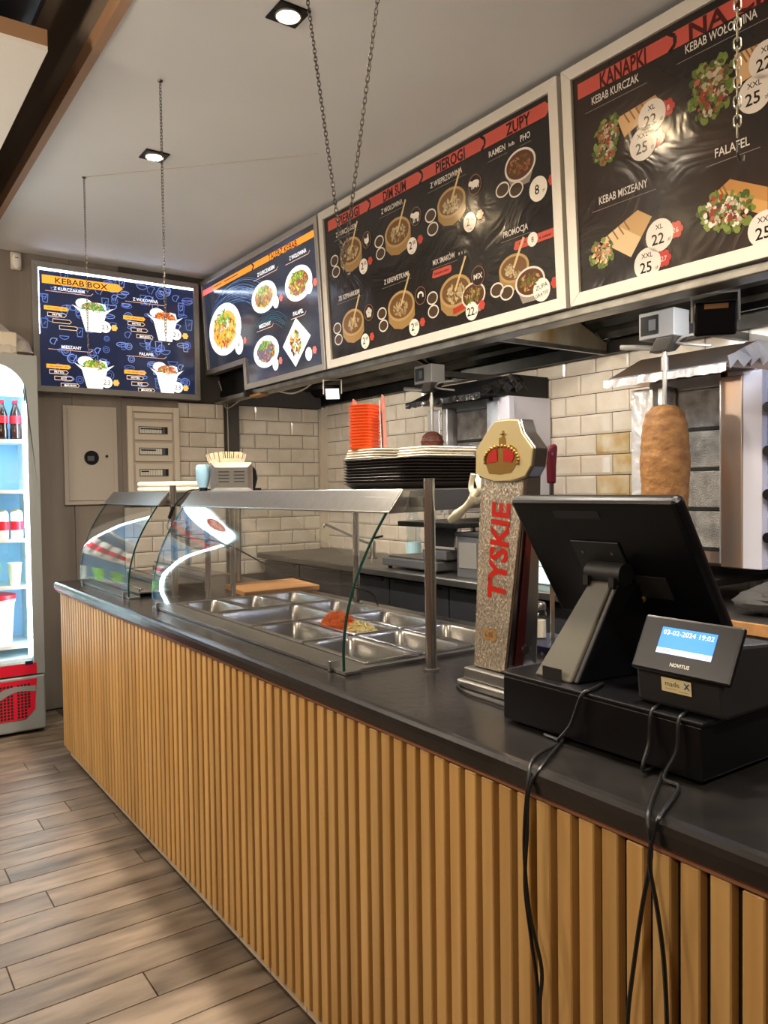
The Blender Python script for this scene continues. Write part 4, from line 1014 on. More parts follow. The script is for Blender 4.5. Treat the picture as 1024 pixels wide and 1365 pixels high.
for k, (x, y, rx, ry, cols, px, py, pt) in enumerate((
        (255, 815, 118, 185, ['5f9a2c', 'd8952a', 'e0b04a', 'c8603a', 'e8c070', 'b0482a'], 353, 918, '1'), (522, 593, 92, 112, ['5fae2c', 'e0c03a', 'a5764a', '8a5a3a', 'd8a83a'], 605, 627, '35'),
        (757, 500, 100, 125, ['b8c83a', 'e0b83a', '8a4a2a', 'a05a3a', '6f9a2c'], 832, 525, '35'), (537, 967, 92, 112, ['7fae2c', 'a0482a', '5a6a8a', 'd8952a', '8a3a2a'], 603, 1052, '35'), (740, 900, 95, 165, ['e0a03a', '6b3a2a', '4f8a2c', '5a2a22'], 830, 982, '35'))):
    P = Print('print_lit'); c, ru, rv = B.radii(250+x/5.12, 280+y/5.12, rx/5.12, ry/5.12)
    if k < 4:
        P.ell(c, ru*.98, rv*.98, 'eef2f2', Z1, 34); P.ell(c, ru*.84, rv*.84, 'dfe2dc', Z1+.0002, 30)
        P.ell((c[0], c[1]), ru*.70, rv*.66, cols[2], Z1+.00025, 20, 0, .08); blobs(P, (c[0], c[1]-rv*.05), ru*.66, rv*.62, cols+['9a7a52', '7a4a30'], 150, Z1+.0003, .11)
        blobs(P, (c[0]-ru*.05, c[1]+rv*.42), ru*.45, rv*.26, [GRN, '7fae3c', '4f7a2c', '93b85a'], 40, Z1+.0022, .2)
        if k == 0:
            P.poly([(c[0]-ru*.3, c[1]-rv*.02), (c[0]+ru*.25, c[1]+rv*.02), (c[0]+ru*.3, c[1]+rv*.42), (c[0]-ru*.22, c[1]+rv*.38)], 'f2ece8', Z2+.0003); P.ell((c[0]+ru*.02, c[1]+rv*.2), ru*.16, rv*.11, 'b05a8a', Z2+.0004)
            for i in range(7): P.line([(c[0]+ru*(.28+.05*i), c[1]-rv*.15), (c[0]+ru*(.3+.06*i), c[1]+rv*.3)], .014, 'e8b048', Z2+.0002)
    else:
        P.poly([zz(740, 735), zz(652, 935), zz(740, 1070), zz(842, 855)], 'e8ece8', Z1); blobs(P, zz(738, 905), ru*.40, rv*.52, cols+['9a6a42'], 90, Z1+.0003, .16)
    P.build('food_picture', B.t)
    P = Print('print_lit'); c = zz(px, py); rr = .062 if k == 0 else .036
    P.ell(c, rr, rr, 'eef6f2', Z3, 26); P.text(pt if k else '4', c, rr*.6, '3a4a4a', Z3+.0003, width=rr*(1.0 if k else .3), bold=.01); star(P, (c[0]+rr+.028, c[1]+.012), .022, 'e0685a', Z2); P.build('price_badge', B.t)

b3 = Board('menu_board', 'unlit dark PIEROGI and DIM SUM menu board with red banner', (xbm, 3.538, zb_), RT, UP, 1.634, BH, False, 'alu_white', .042)
b3.back('', 'sheet_dark'); B = b3
z3 = lambda x, y: B.uv(420+x/3.411, 100+y/3.411)
z4 = lambda x, y: B.uv(560+x/3.592, 100+y/3.592)
RB = 'c4564a'
P = Print(); l, r = z3(60, 690)[0], z4(600, 150)[0]; vt = (z3(60, 663)[1]+z4(600, 130)[1])/2; vb = (z3(60, 715)[1]+z4(600, 197)[1])/2; vm = (vt+vb)/2
P.poly([(l, vb), (r, vb), (r+.022, vb+.02), (r+.022, vt-.02), (r, vt), (l, vt)], RB, Z1)
for c in (z3(240, 600), z3(475, 475), z4(292, 320)): P.line([(c[0], vt+.002), (c[0]+.022, vm+.01), (c[0]+.022, vm-.01), (c[0], vb-.002)], .011, '231a18', Z1+.0002)
for txt, c, wd in (('PIEROGI', z3(155, 645), .19), ('DIM SUM', z3(362, 530), .175), ('PIEROGI', z4(145, 415), .185), ('ZUPY', z4(470, 237), .125)):
    P.text(txt, (c[0], vm), .044, '3a1614', Z2, bold=.028, width=wd)
P.build('banner', B.t)
for txt, c, wd in (('Z KURCZAKIEM', z3(142, 706), .19), ('Z WOŁOWINĄ', z3(350, 598), .165), ('Z WIEPRZOWINĄ', z4(125, 492), .205), ('RAMEN', z4(370, 362), .09), ('lub', z4(440, 328), .03), ('PHO', z4(505, 293), .05), ('ZE SZPINAKIEM', z3(155, 1000), .19), ('Z KREWETKAMI', z3(370, 922), .19), ('MIX SMAKÓW', z4(115, 880), .145), ('zestaw', z4(205, 850), .05), ('PROMOCJA', z4(458, 745), .13)):
    P = Print()
    if txt == 'zestaw': P.dash(c, wd, .012, 'a8a096', Z2)
    else: P.text(txt, c, .023 if txt != 'lub' else .014, 'ddd6cc', Z2, bold=.012, width=wd)
    if txt not in ('lub', 'zestaw'): P.line([(c[0]-wd*.6, c[1]-.026), (c[0]+wd*.6, c[1]-.026)], .0018, '8a8078', Z2)
    P.build('lettering', B.t)
def steamer(c, r, cols, stick=True, red=False):
    P = Print(); h = r*.72
    P.poly([(c[0]-r, c[1]), (c[0]-r*.97, c[1]-h*.8), (c[0]-r*.6, c[1]-h*1.25), (c[0], c[1]-h*1.42), (c[0]+r*.6, c[1]-h*1.25), (c[0]+r*.97, c[1]-h*.8), (c[0]+r, c[1])], '9a7a4c', Z1)
    P.ell(c, r, r*.66, 'ae8f5e', Z1+.0002, 30); P.ell(c, r*.86, r*.54, '6e5030', Z1+.0003, 28)
    blobs(P, (c[0], c[1]-r*.08), r*.60, r*.34, cols, 46, Z1+.0004, .22)
    if red: P.poly([(c[0]-r*.2, c[1]-h*1.30), (c[0]+r*.75, c[1]-h*1.1), (c[0]+r*.75, c[1]-h*.75), (c[0]-r*.2, c[1]-h*.95)], 'a83a2c', Z2)
    if stick: P.line([(c[0], c[1]), (c[0]+r*.75, c[1]+r*1.25)], .011, 'd0b482', Z2+.0004)
    P.build('food_picture', B.t)
DUM = ['b8a682', 'a8946c', '8f7650', 'b09c76', '755636']
def wbowl(c, r, cols):
    P = Print(); P.poly([(c[0]-r, c[1]), (c[0]-r*.55, c[1]-r*.95), (c[0]+r*.55, c[1]-r*.95), (c[0]+r, c[1])], '8f867c', Z2); P.ell(c, r, r*.72, 'd8cfc2', Z2+.0002, 30); P.ell(c, r*.89, r*.62, '5a3a26', Z2+.0003, 28)
    blobs(P, c, r*.68, r*.44, cols, 60, Z2+.0004, .16); P.build('food_picture', B.t)
for c, r, rd in ((z3(163, 800), .098, 0), (z3(376, 715), .098, 0), (z4(150, 610), .090, 0), (z3(173, 1125), .098, 0), (z3(392, 1050), .102, 0), (z4(170, 1035), .100, 1), (z4(450, 925), .080, 0)):
    steamer(c, r, DUM, True, rd)
wbowl(z4(480, 430), .080, ['7a4a30', '8a5a3a', '5a4a22', 'a06a4a']); wbowl(z4(257, 1055), .072, ['a8885a', '7a5a3a', '5a6a2a']); wbowl(z4(528, 990), .076, ['8a5a3a', '6a4a2a', 'b08a5a', '5a6a2a'])
for c in [z3(*p) for p in ((90, 845), (97, 895), (293, 758), (300, 812), (527, 640), (537, 700), (103, 1152), (109, 1203), (306, 1085), (313, 1140), (535, 1015), (540, 1075))] + [z4(*p) for p in ((397, 550), (462, 548), (370, 1030), (418, 1043))]:
    P = Print(); P.ell(c, .036, .026, '4a3a2c', Z2, 20); P.ring(c, .0375, .0285, .006, 'd8d0c4', Z2+.0002, 24); P.build('sauce_picture', B.t)
for c, txt, rr in ((z3(222, 870), '2', .036), (z3(443, 777), '2', .036), (z4(240, 705), '2', .038), (z3(230, 1210), '2', .036), (z3(453, 1147), '2', .037), (z4(250, 1130), '22', .037), (z4(568, 545), '8', .044)):
    P = Print(); P.ell(c, rr, rr, 'e6dfd2', Z3, 28)
    if txt == '2': P.text('2', (c[0]-.010, c[1]+.004), .034, '1a1614', Z3+.0003, bold=.01); P.text('50', (c[0]+.016, c[1]+.012), .016, '1a1614', Z3+.0003, bold=.01); P.text('1 szt', (c[0], c[1]-.026), .008, '3a3430', Z3+.0003)
    else: P.text(txt, (c[0]-.006, c[1]), .034, '1a1614', Z3+.0003, bold=.014); P.text('zł', (c[0]+.026, c[1]-.010), .013, '3a3430', Z3+.0003)
    star(P, (c[0]+rr+.024, c[1]+.012), .020, 'b8483a', Z2+.0006); P.build('price_badge', B.t)
P = Print(); c = z4(585, 1028); P.ell(c, .042, .042, 'e6dfd2', Z3+.0003, 28); P.text('ZUPA', (c[0], c[1]+.013), .017, '1a1614', Z3+.0006, rot=.15); P.text('GRATIS!', (c[0], c[1]-.015), .014, '1a1614', Z3+.0006, rot=.15); star(P, (c[0]+.066, c[1]+.012), .022, 'b8483a', Z2); P.build('price_badge', B.t)
ic = [(z3(237, 750), 'hen'), (z3(460, 643), 'cow'), (z4(265, 525), 'pig'), (z3(247, 1080), 'leaf'), (z3(482, 1003), 'shrimp'), (z4(280, 962), 'mix')]
for c, k in ic:
    P = Print(); P.ell(c, .040, .040, '2c221e', Z2+.0008, 24); P.ring(c, .040, .040, .004, '7a5a48', Z2+.0009, 26); z = Z2+.001
    if k == 'mix': P.text('MIX', c, .022, 'e0d8cc', z, bold=.012)
    elif k == 'hen': P.ell((c[0], c[1]-.004), .018, .014, 'e6dfd4', z); P.poly([(c[0]+.006, c[1]), (c[0]+.018, c[1]), (c[0]+.016, c[1]+.026), (c[0]+.008, c[1]+.024)], 'e6dfd4', z); P.poly([(c[0]-.010, c[1]), (c[0]-.024, c[1]+.02), (c[0]-.018, c[1]-.01)], 'e6dfd4', z); P.line([(c[0], c[1]-.015), (c[0], c[1]-.028)], .004, 'e6dfd4', z)
    elif k in ('cow', 'pig'):
        P.ell((c[0], c[1]+.004), .026, .014, 'e6dfd4', z); P.ell((c[0]-.026, c[1]+.010), .011, .010, 'e6dfd4', z)
        for dx in (-.018, -.008, .010, .019): P.line([(c[0]+dx, c[1]), (c[0]+dx, c[1]-(.024 if k == 'cow' else .014))], .005, 'e6dfd4', z)
    elif k == 'shrimp': P.ring(c, .022, .018, .009, 'e6dfd4', z, 14, -.6, 3.6)
    else:
        for a in range(5): P.ell((c[0]+.014*math.cos(a*1.257+.3), c[1]+.014*math.sin(a*1.257+.3)), .012, .012, 'cfc8bc', z, 10)
    P.build('animal_icon', B.t)
for c, hw, t_ in ((z4(105, 942), .065, 'x'), (z4(552, 785), .11, '')):
    P = Print(); P.poly([(c[0]-hw, c[1]-.010), (c[0]-hw+.01, c[1]-.016), (c[0]+hw-.01, c[1]-.016), (c[0]+hw, c[1]-.006), (c[0]+hw, c[1]+.010), (c[0]+hw-.01, c[1]+.016), (c[0]-hw+.01, c[1]+.016)], RB, Z2)
    if t_: P.dash(c, hw*1.5, .009, '7a2a22', Z2+.0003)
    if t_: P.build('promo_strip', B.t)
P.dash((z4(500, 800)[0], z4(500, 800)[1]), .05, .009, '7a2a22', Z2+.0003); P.dash((z4(603, 770)[0], z4(603, 770)[1]), .06, .009, '7a2a22', Z2+.0003)
P.ell(z4(541, 787), .026, .026, 'e6dfd2', Z2+.0005, 20); P.text('8', z4(541, 787), .020, '1a1614', Z2+.0008); P.build('promo_strip', B.t)

b4 = Board('menu_board', 'unlit dark KANAPKI sandwich menu board with red banner and kebab wraps', (xbm, 1.885, zb_), RT, UP, 1.634, BH, False, 'alu_white', .042)
b4.back('', 'sheet_dark2'); B = b4
zz = lambda x, y: B.uv(745+x/3.412, y/3.412)
P = Print(); l = zz(88, 420)[0]; vt, vb = zz(88, 385)[1], zz(88, 456)[1]; vm = (vt+vb)/2
P.poly([(l, vb), (1.55, vb), (1.57, vm), (1.55, vt), (l, vt)], RB, Z1)
c = zz(500, 180)[0]
for cc_ in (c, 1.25): P.line([(cc_, vt+.003), (cc_+.022, vm+.012), (cc_+.022, vm-.012), (cc_, vb-.003)], .012, '231a18', Z1+.0002)
P.text('KANAPKI', (zz(290, 305)[0], vm), .050, '4a1a16', Z2, bold=.028, width=zz(398, 240)[0]-zz(188, 370)[0])
n0 = zz(593, 130)[0]; P.text('NA CIENKIM', (n0+.235, vm), .050, '4a1a16', Z2, bold=.028, width=.47); P.build('banner', B.t)
for txt, c0, c1 in (('KEBAB KURCZAK', zz(152, 465), zz(365, 345)), ('KEBAB WOŁOWINA', zz(577, 225), zz(905, 55)), ('KEBAB MISZEANY', zz(185, 915), zz(405, 828)), ('FALAFEL', zz(712, 690), zz(870, 645))):
    P = Print(); c = ((c0[0]+c1[0])/2, (c0[1]+c1[1])/2); wd = c1[0]-c0[0]; P.text(txt, c, .026, 'd8d0c6', Z2, bold=.010, width=wd); P.line([(c0[0]-.03, c[1]-.03), (c1[0]+.03, c[1]-.03)], .0018, '8a8078', Z2)
    P.build('lettering', B.t)
def wrap(pts, tip, food, fr, cols, pap='b4885a', light='d0a878'):
    P = Print(); q = [zz(*p) for p in pts]; P.poly(q, pap, Z1); m_ = [((a[0]+b[0])/2, (a[1]+b[1])/2) for a, b in zip(q, q[1:]+q[:1])]
    P.poly([q[0], m_[0], m_[2], q[3]], light, Z1+.0002)
    for k in range(4):
        t_ = .2+.15*k; P.line([(q[0][0]+(q[1][0]-q[0][0])*t_, q[0][1]+(q[1][1]-q[0][1])*t_), (q[0][0]+(q[1][0]-q[0][0])*(t_+.05)+.012, q[0][1]+(q[1][1]-q[0][1])*(t_+.05)-.035)], .005, '8a6038', Z1+.0004)
    for f in food:
        c = zz(*f); blobs(P, c, fr*.85, fr*.75, ['5c6e30', '6f7f3a', '48582a', '7f8c48'], 46, Z1+.0006, .22); blobs(P, c, fr*.7, fr*.6, cols, 60, Z1+.0012, .17); blobs(P, c, fr*.5, fr*.45, ['bfb29e', 'b09c80', '8f3c2c'], 14, Z1+.0020, .2)
    P.build('food_picture', B.t)
VEG = ['5f6e30', '7a8444', 'a04030', 'b0604a', 'b8ab96', '4a5626', '5a4034']
wrap(((265, 540), (440, 432), (470, 465), (300, 625)), None, ((228, 598), (210, 690)), .060, VEG)
wrap(((800, 250), (952, 180), (952, 300), (810, 390)), None, ((700, 360), (690, 450)), .078, VEG+['6a4a3a', '5a3a2a'])
wrap(((190, 1100), (360, 955), (425, 985), (330, 1170)), None, ((200, 1150),), .06, ['cfae82', 'b89868', 'e0d0a8', 'b0603a'], 'c09a68', 'd8bc90')
wrap(((690, 900), (780, 815), (952, 850), (952, 985)), None, ((730, 960), (800, 960)), .070, VEG+['e8dccc', 'e8dccc'], 'b4824a', 'c8985a')
for c, a, b_ in (((425, 528), 'XL', '22'), ((385, 655), 'XXL', '25'), ((945, 268), 'XL', '22'), ((893, 428), 'XXL', '25'), ((460, 1070), 'XL', '22'), ((405, 1200), 'XXL', '25'), ((940, 1040), 'XXL', '25')):
    P = Print(); c = zz(*c); P.ell(c, .050, .050, 'ddd4c8', Z3, 30); P.text(a, (c[0], c[1]+.027), .016, '2a2420', Z3+.0003, bold=.008); P.text(b_, (c[0]-.006, c[1]-.009), .034, '1a1614', Z3+.0003, bold=.014); P.text('zł', (c[0]+.034, c[1]-.018), .012, '2a2420', Z3+.0003); P.build('price_badge', B.t)
for c, n_ in (((495, 490), '18'), ((453, 628), '19'), ((533, 1045), '26'), ((480, 1175), '27')):
    P = Print(); c = zz(*c); star(P, c, .027, 'b8403a', Z2); P.text(n_, c, .016, 'e8c8c0', Z2+.0004); P.build('number_badge', B.t)
# ------------------------------------------------------------------ beer tower
mat('tap_wet', 'eadcc0', .2, metal=.6, noise=.8, stretch=(330, 330, 120), col2='8d8170', bump=.6, detail=8)
bt = thing('beer_tower', 'beer tower with crowned cream head and red TYSKIE lettering down its metal front', 'beer tap', (1.25, 1.29, ZT))
TF = 1.2
def tp(px, py, x=TF): p = on(px, py, x=x); return (x, p.y, p.z)
b0, b1_, t0, t1_ = tp(632, 878), tp(675, 886), tp(642, 633), tp(704, 640)
zb0 = .935; zt0 = 1.39
lft = lambda z: b0[1]+(t0[1]-b0[1])*(z-zb0)/(zt0-zb0)
rgt = lambda z: b1_[1]+(t1_[1]-b1_[1])*(z-zb0)/(zt0-zb0)
dep = lambda z: .105-.055*(z-zb0)/(zt0-zb0)
m = MB(bt); zs = [zb0, 1.05, 1.2, zt0]; ls = []
for z in zs: ls.append([(TF, lft(z), z), (TF, rgt(z), z), (TF+dep(z), rgt(z)+.008, z), (TF+dep(z), lft(z)-.008, z)])
loops(m, ls); m.build('column', 'steel_v', bt, bevel=.004)
m = MB(bt)
m.prism([(TF-.0006, lft(zb0+.004)-.004, zb0+.004), (TF-.0006, rgt(zb0+.004)+.004, zb0+.004), (TF-.0006, rgt(zt0)+.004, zt0), (TF-.0006, lft(zt0)-.004, zt0)], (-.003, 0, 0)); m.build('wet_front', 'tap_wet', bt)
m = MB(bt)
m.prism([(TF+.022, rgt(.95)-.0008, .95), (TF+.05, rgt(.95)-.0008+.002, .95), (TF+.028, rgt(1.33)-.0008+.002, 1.33), (TF+.012, rgt(1.33)-.0008, 1.33)], (0, -.002, 0)); m.build('side_stripe', 'maroon', bt)
# lettering runs up the front
P = Print('print_small'); P.text('TYSKIE', (0, 0), .056, 'd22a1c', 0, bold=.035, width=.216)
o = P.build('lettering', bt); rt_, up_ = Vector((0, -.09, 1)).normalized(), Vector((0, 1, .09)).normalized(); nn = rt_.cross(up_)
o.matrix_local = Matrix((rt_, up_, nn)).transposed().to_4x4(); pc = on(664, 735, x=TF-.005); o.location = Vector((TF-.0048, pc.y, pc.z))-bt.location
P = Print('print_small')
for k in (-1, 1): P.ring((k*.009, 0), .013, .013, .006, 'b8863a', .0001*k+.0002, 20)
P.text('8', (0, 0), .012, '7a4a1a', .0006)
o = P.build('badge', bt); rt_, up_ = Vector((0, -1, 0)), Vector((0, 0, 1)); o.matrix_local = Matrix((rt_, up_, rt_.cross(up_))).transposed().to_4x4(); pc = on(653, 846, x=TF-.005); o.location = Vector((TF-.0048, pc.y, pc.z))-bt.location
# crown head
hp_ = [(640, 632), (640.5, 600), (660, 568), (667, 560.5), (685, 558), (699, 558.5), (704, 576), (719, 597), (716, 622), (708, 636), (690, 642), (665, 643), (650, 638)]
pts = [tp(a, b) for a, b in hp_]
m = MB(bt); m.prism([(TF-.012, p[1], p[2]) for p in pts], (.04, 0, 0)); hdp = m.build('head', 'steel_v', bt, bevel=.003)
cy_ = sum(p[1] for p in pts)/len(pts); cz_ = sum(p[2] for p in pts)/len(pts)
m = MB(bt); m.prism([(TF-.0125, cy_+(p[1]-cy_)*.96, cz_+(p[2]-cz_)*.96) for p in pts], (-.004, 0, 0)); m.build('face_plate', 'crown_cream', bt, bevel=.0015)
def flat(nm, mt, poly, off, th=.0015):
    mm = MB(bt); q_ = [tp(a, b) for a, b in poly]; mm.prism([(TF-.0167-off, p[1], p[2]) for p in q_], (-th, 0, 0)); return mm.build(nm, mt, bt)
sc = lambda x, y: (600+x/6.4, 540+y/6.4)
crown = [sc(*p) for p in ((385, 585), (355, 500), (350, 440), (380, 375), (430, 345), (465, 350), (470, 320), (470, 285), (495, 275), (525, 285), (528, 320), (525, 350), (570, 340), (615, 370), (635, 430), (620, 500), (570, 575), (480, 592))]
flat('crown', 'crown_gold', crown, 0)
for poly in (((375, 495), (378, 440), (410, 390), (455, 372), (460, 480), (425, 490)), ((510, 480), (508, 375), (560, 368), (595, 400), (600, 450), (580, 490))):
    flat('crown_lining', 'crown_red', [sc(*p) for p in poly], .0016)
for poly in (((497, 285), (497, 220), (512, 220), (512, 285)), ((480, 245), (480, 258), (530, 258), (530, 245))):
    flat('crown_cross', 'crown_gold', [sc(*p) for p in poly], .0004)
m = MB(bt)
for k in range(17):
    t_ = PI*1.12*k/16-.2; c = sc(493+142*math.cos(t_), 470-118*math.sin(t_)); p = tp(*c); m.sphere((TF-.0185, p[1], p[2]), .0042, 8, 6)
m.build('crown_pearls', 'crown_gold', bt, smooth=True)
MB(bt).box(TF-.035, TF+.14, b1_[1]-.035, b0[1]+.022, ZT+.0002, ZT+.018).build('base', 'steel', bt, bevel=.004)
MB(bt).box(TF-.022, TF+.12, b1_[1]-.02, b0[1]+.012, ZT+.0182, zb0).build('plinth', 'steel_dull', bt, bevel=.003)
MB(bt).cyl((TF+.05, b1_[1]-.012, .985), (TF+.05, b1_[1]+.0, .985), .010, n=12).build('lock', 'steel', bt)
o = MB().tube(spline([(1.30, 1.41, .897), (1.22, 1.40, .894), (1.165, 1.375, .894), (1.13, 1.30, .894), (1.125, 1.22, .894), (1.12, 1.125, .894)], 6), .003, 6).build('tap_cable', 'cable_black', None, smooth=True)
tag(o, 'thin dark cable curling round the foot of the beer tower', 'cable')
# tied glove hanging beside the tower
gp = [on(a, b, x=1.30) for a, b in ((634, 628), (636, 645), (634, 662), (625, 672), (612, 684), (600, 694))]
t = thing('disposable_glove', 'knotted cream disposable glove hanging beside the beer tower', 'glove', gp[2])
MB(t).tube(spline(gp[2:], 5), [.010, .012, .013, .012, .010, .010, .009, .009, .010, .011, .012, .013, .012, .011, .010, .008][:len(spline(gp[2:], 5))], 10).build('finger', 'glove', t, smooth=True)
MB(t).sphere(gp[2], .016, 14, 10, 1, 1, 1.2, .12).build('knot', 'glove', t, smooth=True)
MB(t).tube(spline([gp[2], on(628, 650, x=1.31), on(631, 632, x=1.31)], 5), .007, 8).build('finger', 'glove', t, smooth=True)
MB(t).tube(spline([gp[2], on(640, 652, x=1.29), on(637, 636, x=1.30), on(640, 618, x=1.31)], 5), [.008]*10+[.004]*6, 8).build('cuff', 'glove', t, smooth=True)
# shaker and blue tray behind
sx_, sy_ = 1.655, 1.585
t = thing('salt_shaker', 'faceted glass salt shaker with steel cap behind the beer tower', 'shaker', (sx_, sy_, .912))
MB().lathe((0, 0, 0), [(.021, 0), (.022, .004), (.021, .066), (.017, .076), (.016, .082)], 10).build('glass', 'shaker_glass', t)
MB().lathe((0, 0, 0), [(.0185, .003), (.0185, .052)], 10).build('salt', 'salt', t)
MB().lathe((0, 0, 0), [(.018, .0822), (.0185, .095), (.015, .102), (.006, .105)], 18).build('cap', 'steel', t, smooth=True)
t = thing('plastic_tray', 'dark blue shallow tray under the salt shaker', 'tray', (1.655, 1.54, ZT))
m = MB(); loops(m, [rrect(0, 0, .16, .16, .02, .0005), rrect(0, 0, .17, .17, .02, .021), rrect(0, 0, .16, .16, .02, .0215)]); m.build('body', 'navy_plastic', t)

# ------------------------------------------------------------------ cash register
t = pos = thing('cash_drawer', 'wide black cash drawer under the register screen', 'cash drawer', (1.28, .90, ZT))
MB(t).box(1.062, 1.49, .686, 1.116, ZT+.006, .982).build('housing', 'black_plastic', t, bevel=.004)
MB(t).box(1.058, 1.494, .682, 1.12, .9822, .989).build('lid', 'black_plastic', t, bevel=.002)
MB(t).box(1.4905, 1.497, .70, 1.10, .90, .975).build('drawer_front', 'black_matte', t, bevel=.002)
for x, y in ((1.09, .71), (1.09, 1.09), (1.46, .71), (1.46, 1.09)): MB(t).cyl((x, y, ZT), (x, y, ZT+.0058), .012, n=10).build('foot', 'ink', t)
t = thing('register_screen', 'black touch screen seen from behind on a wedge stand over the drawer', 'monitor', (1.2, .975, .989))
dz = Vector((.15, 0, -.235)).normalized(); up_ = -dz; rt_ = Vector((0, -1, 0)); nn = rt_.cross(up_)      # nn points to us
Rm = Matrix((rt_, nn, up_)).transposed()        # local x right, y to us, z up
ctr = Vector((1.225, .976, 1.205)); SW, SH = .392, .292
def sbox(nm, mt, x, y, z, a, b, c, par=None, bev=0):
    mm = MB(t); mm.obox(ctr + Rm @ Vector((x, y, z)), a, b, c, Rm); return mm.build(nm, mt, par or t, bevel=bev, seg=3)
sh = sbox('housing', 'black_plastic', 0, 0, 0, SW, .030, SH, None, .012)
sbox('screen_glass', 'black_metal', 0, -.0165, 0, SW-.02, .002, SH-.02)
sbox('vesa_plate', 'black_matte', -.015, .0172, .018, .115, .004, .075, None, .003)
sbox('cover_panel', 'black_matte', -.03, .0155, .115, .11, .0012, .018)
for dx in (-.05, .02): sbox('screw', 'steel_dull', dx, .0197, .03, .005, .002, .005)
sbox('port_cover', 'black_matte', .07, .0158, -.045, .09, .002, .05)
mm = MB(t); mm.cyl(ctr + Rm @ Vector((.045, .0152, -.075)), ctr + Rm @ Vector((.045, .022, -.075)), .006, n=12); mm.build('lock_button', 'gold_lid', t)
# wedge stand
m = MB(t)
S0 = [(1.085, 1.055, .9892), (1.085, .965, .9892), (1.30, .94, .9892), (1.30, 1.06, .9892)]
S1 = [(1.178, .997, 1.168), (1.178, .945, 1.168), (1.225, .935, 1.168), (1.225, 1.005, 1.168)]
loops(m, [S0, S1]); m.build('stand', 'olive_plastic', t, bevel=.004)
MB(t).prism([(1.09, .9645, .99), (1.30, .9395, .99), (1.225, .9345, 1.166), (1.18, .9445, 1.166)], (0, -.012, 0)).build('stand_side', 'black_plastic', t, bevel=.003)
m = MB(t); m.cyl((1.197, 1.01, 1.182), (1.197, .928, 1.182), .022, n=20); m.build('hinge', 'black_matte', t, smooth=True)
for yy in (1.0, .94): MB(t).box(1.168, 1.18, yy-.006, yy+.006, 1.16, 1.178).build('hinge_lug', 'black_matte', t)
MB(t).box(1.082, 1.0848, .985, 1.03, .9892, 1.012).build('cable_slot', 'ink', t)
# fiscal printer with customer display
t = thing('fiscal_printer', 'black receipt printer with blue lit customer display reading SUMA', 'printer', (1.2, .745, .989))
MB(t).prism([(1.092, .668, .9895), (1.085, .668, 1.062), (1.13, .668, 1.10), (1.25, .668, 1.09), (1.25, .668, .9895)], (0, .156, 0)).build('body', 'black_matte', t, bevel=.006)
p0 = on(845, 892, x=1.075); dn = Vector((.045, 0, .085)).normalized(); rt_ = Vector((0, -1, 0)); nn = rt_.cross(dn)
Rm = Matrix((rt_, dn, nn)).transposed(); c0 = Vector((1.10, .737, 1.088))
mm = MB(t); mm.obox(c0, .176, .094, .010, Rm); dp = mm.build('display_housing', 'black_plastic', t, bevel=.004)
P = Print('print_lcd'); P.poly([(-.049, -.015), (.049, -.015), (.049, .029), (-.049, .029)], '1672dd', 0)
P.poly([(-.049, -.015), (.049, -.015), (.049, -.006), (-.049, -.006)], 'b8c8ff', .0002)
P.text('03-02-2024 19:02', (0, .021), .0085, 'd8ecff', .0003, width=.09); P.text('SUMA:', (-.034, -.0105), .0065, '2a3a9a', .0003); P.text('0,00', (.036, -.0105), .0065, '2a3a9a', .0003)
o = P.build('lcd', t); o.matrix_local = Rm.to_4x4(); o.location = c0 + nn*.0056 - t.location
l = MB(t); 
P = Print('print_small'); P.text('NOVITUS', (0, 0), .006, 'c8c4bc', 0, bold=.02); o = P.build('maker_name', t); o.matrix_local = Rm.to_4x4(); o.location = c0 + nn*.0056 + Rm @ Vector((.0, -.031, 0)) - t.location
P = Print('print_small'); P.poly([(-.027, -.0115), (.027, -.0115), (.027, .0115), (-.027, .0115)], 'e0d2a0', 0); P.text('made', (-.007, .003), .009, '4a4a48', .0003); P.text('X', (.019, .003), .010, '1f4a8a', .0003, bold=.03); P.line([(-.02, -.006), (0, -.006)], .001, 'a89a70', .0003); P.line([(.004, -.0075), (.022, -.0075)], .001, 'a89a70', .0003)
o = P.build('sticker', t); up2 = Vector((-.007, 0, .0725)).normalized(); R2 = Matrix((rt_, up2, rt_.cross(up2))).transposed(); sp = on(902, 915, x=1.0875); o.matrix_local = R2.to_4x4(); o.location = Vector((1.0865, sp.y, sp.z)) - t.location
# cables over the front edge
def cable(lab, pts, r=.0032):
    o = MB().tube(spline(pts, 7), r, 7).build('register_cable', 'cable_black', None, smooth=True); tag(o, lab, 'cable'); return o
def fx(a, b, x=.905): p = on(a, b, x=x); return (x, p.y, p.z)
def tz(a, b, z=.8938): p = on(a, b, z=z); return (p.x, p.y, p.z)
cable('black cable from the wedge stand hanging over the counter front', [(1.12, .92, .9935), (1.075, .905, .9935), (1.052, .91, .985), (1.046, .93, .93), (1.035, .95, .899), tz(752, 985), tz(725, 1018), fx(706, 1050, .908), fx(703, 1110), fx(700, 1180), fx(708, 1250), fx(716, 1310), fx(718, 1365), fx(716, 1410)])
cable('second black cable looping beside the stand cable down the slats', [(1.055, 1.00, .8938), tz(745, 990), tz(713, 1010), fx(704, 1045, .909), fx(699, 1130), fx(706, 1215), fx(722, 1290), fx(720, 1340), fx(722, 1400)])
cable('black cable from the receipt printer crossing the counter edge', [(1.084, .775, .9935), (1.057, .772, .985), (1.048, .77, .94), (1.03, .768, .899), tz(885, 1020), tz(870, 1065), fx(864, 1092, .909), fx(868, 1140), fx(856, 1210), fx(846, 1280), fx(838, 1345), fx(836, 1400)])
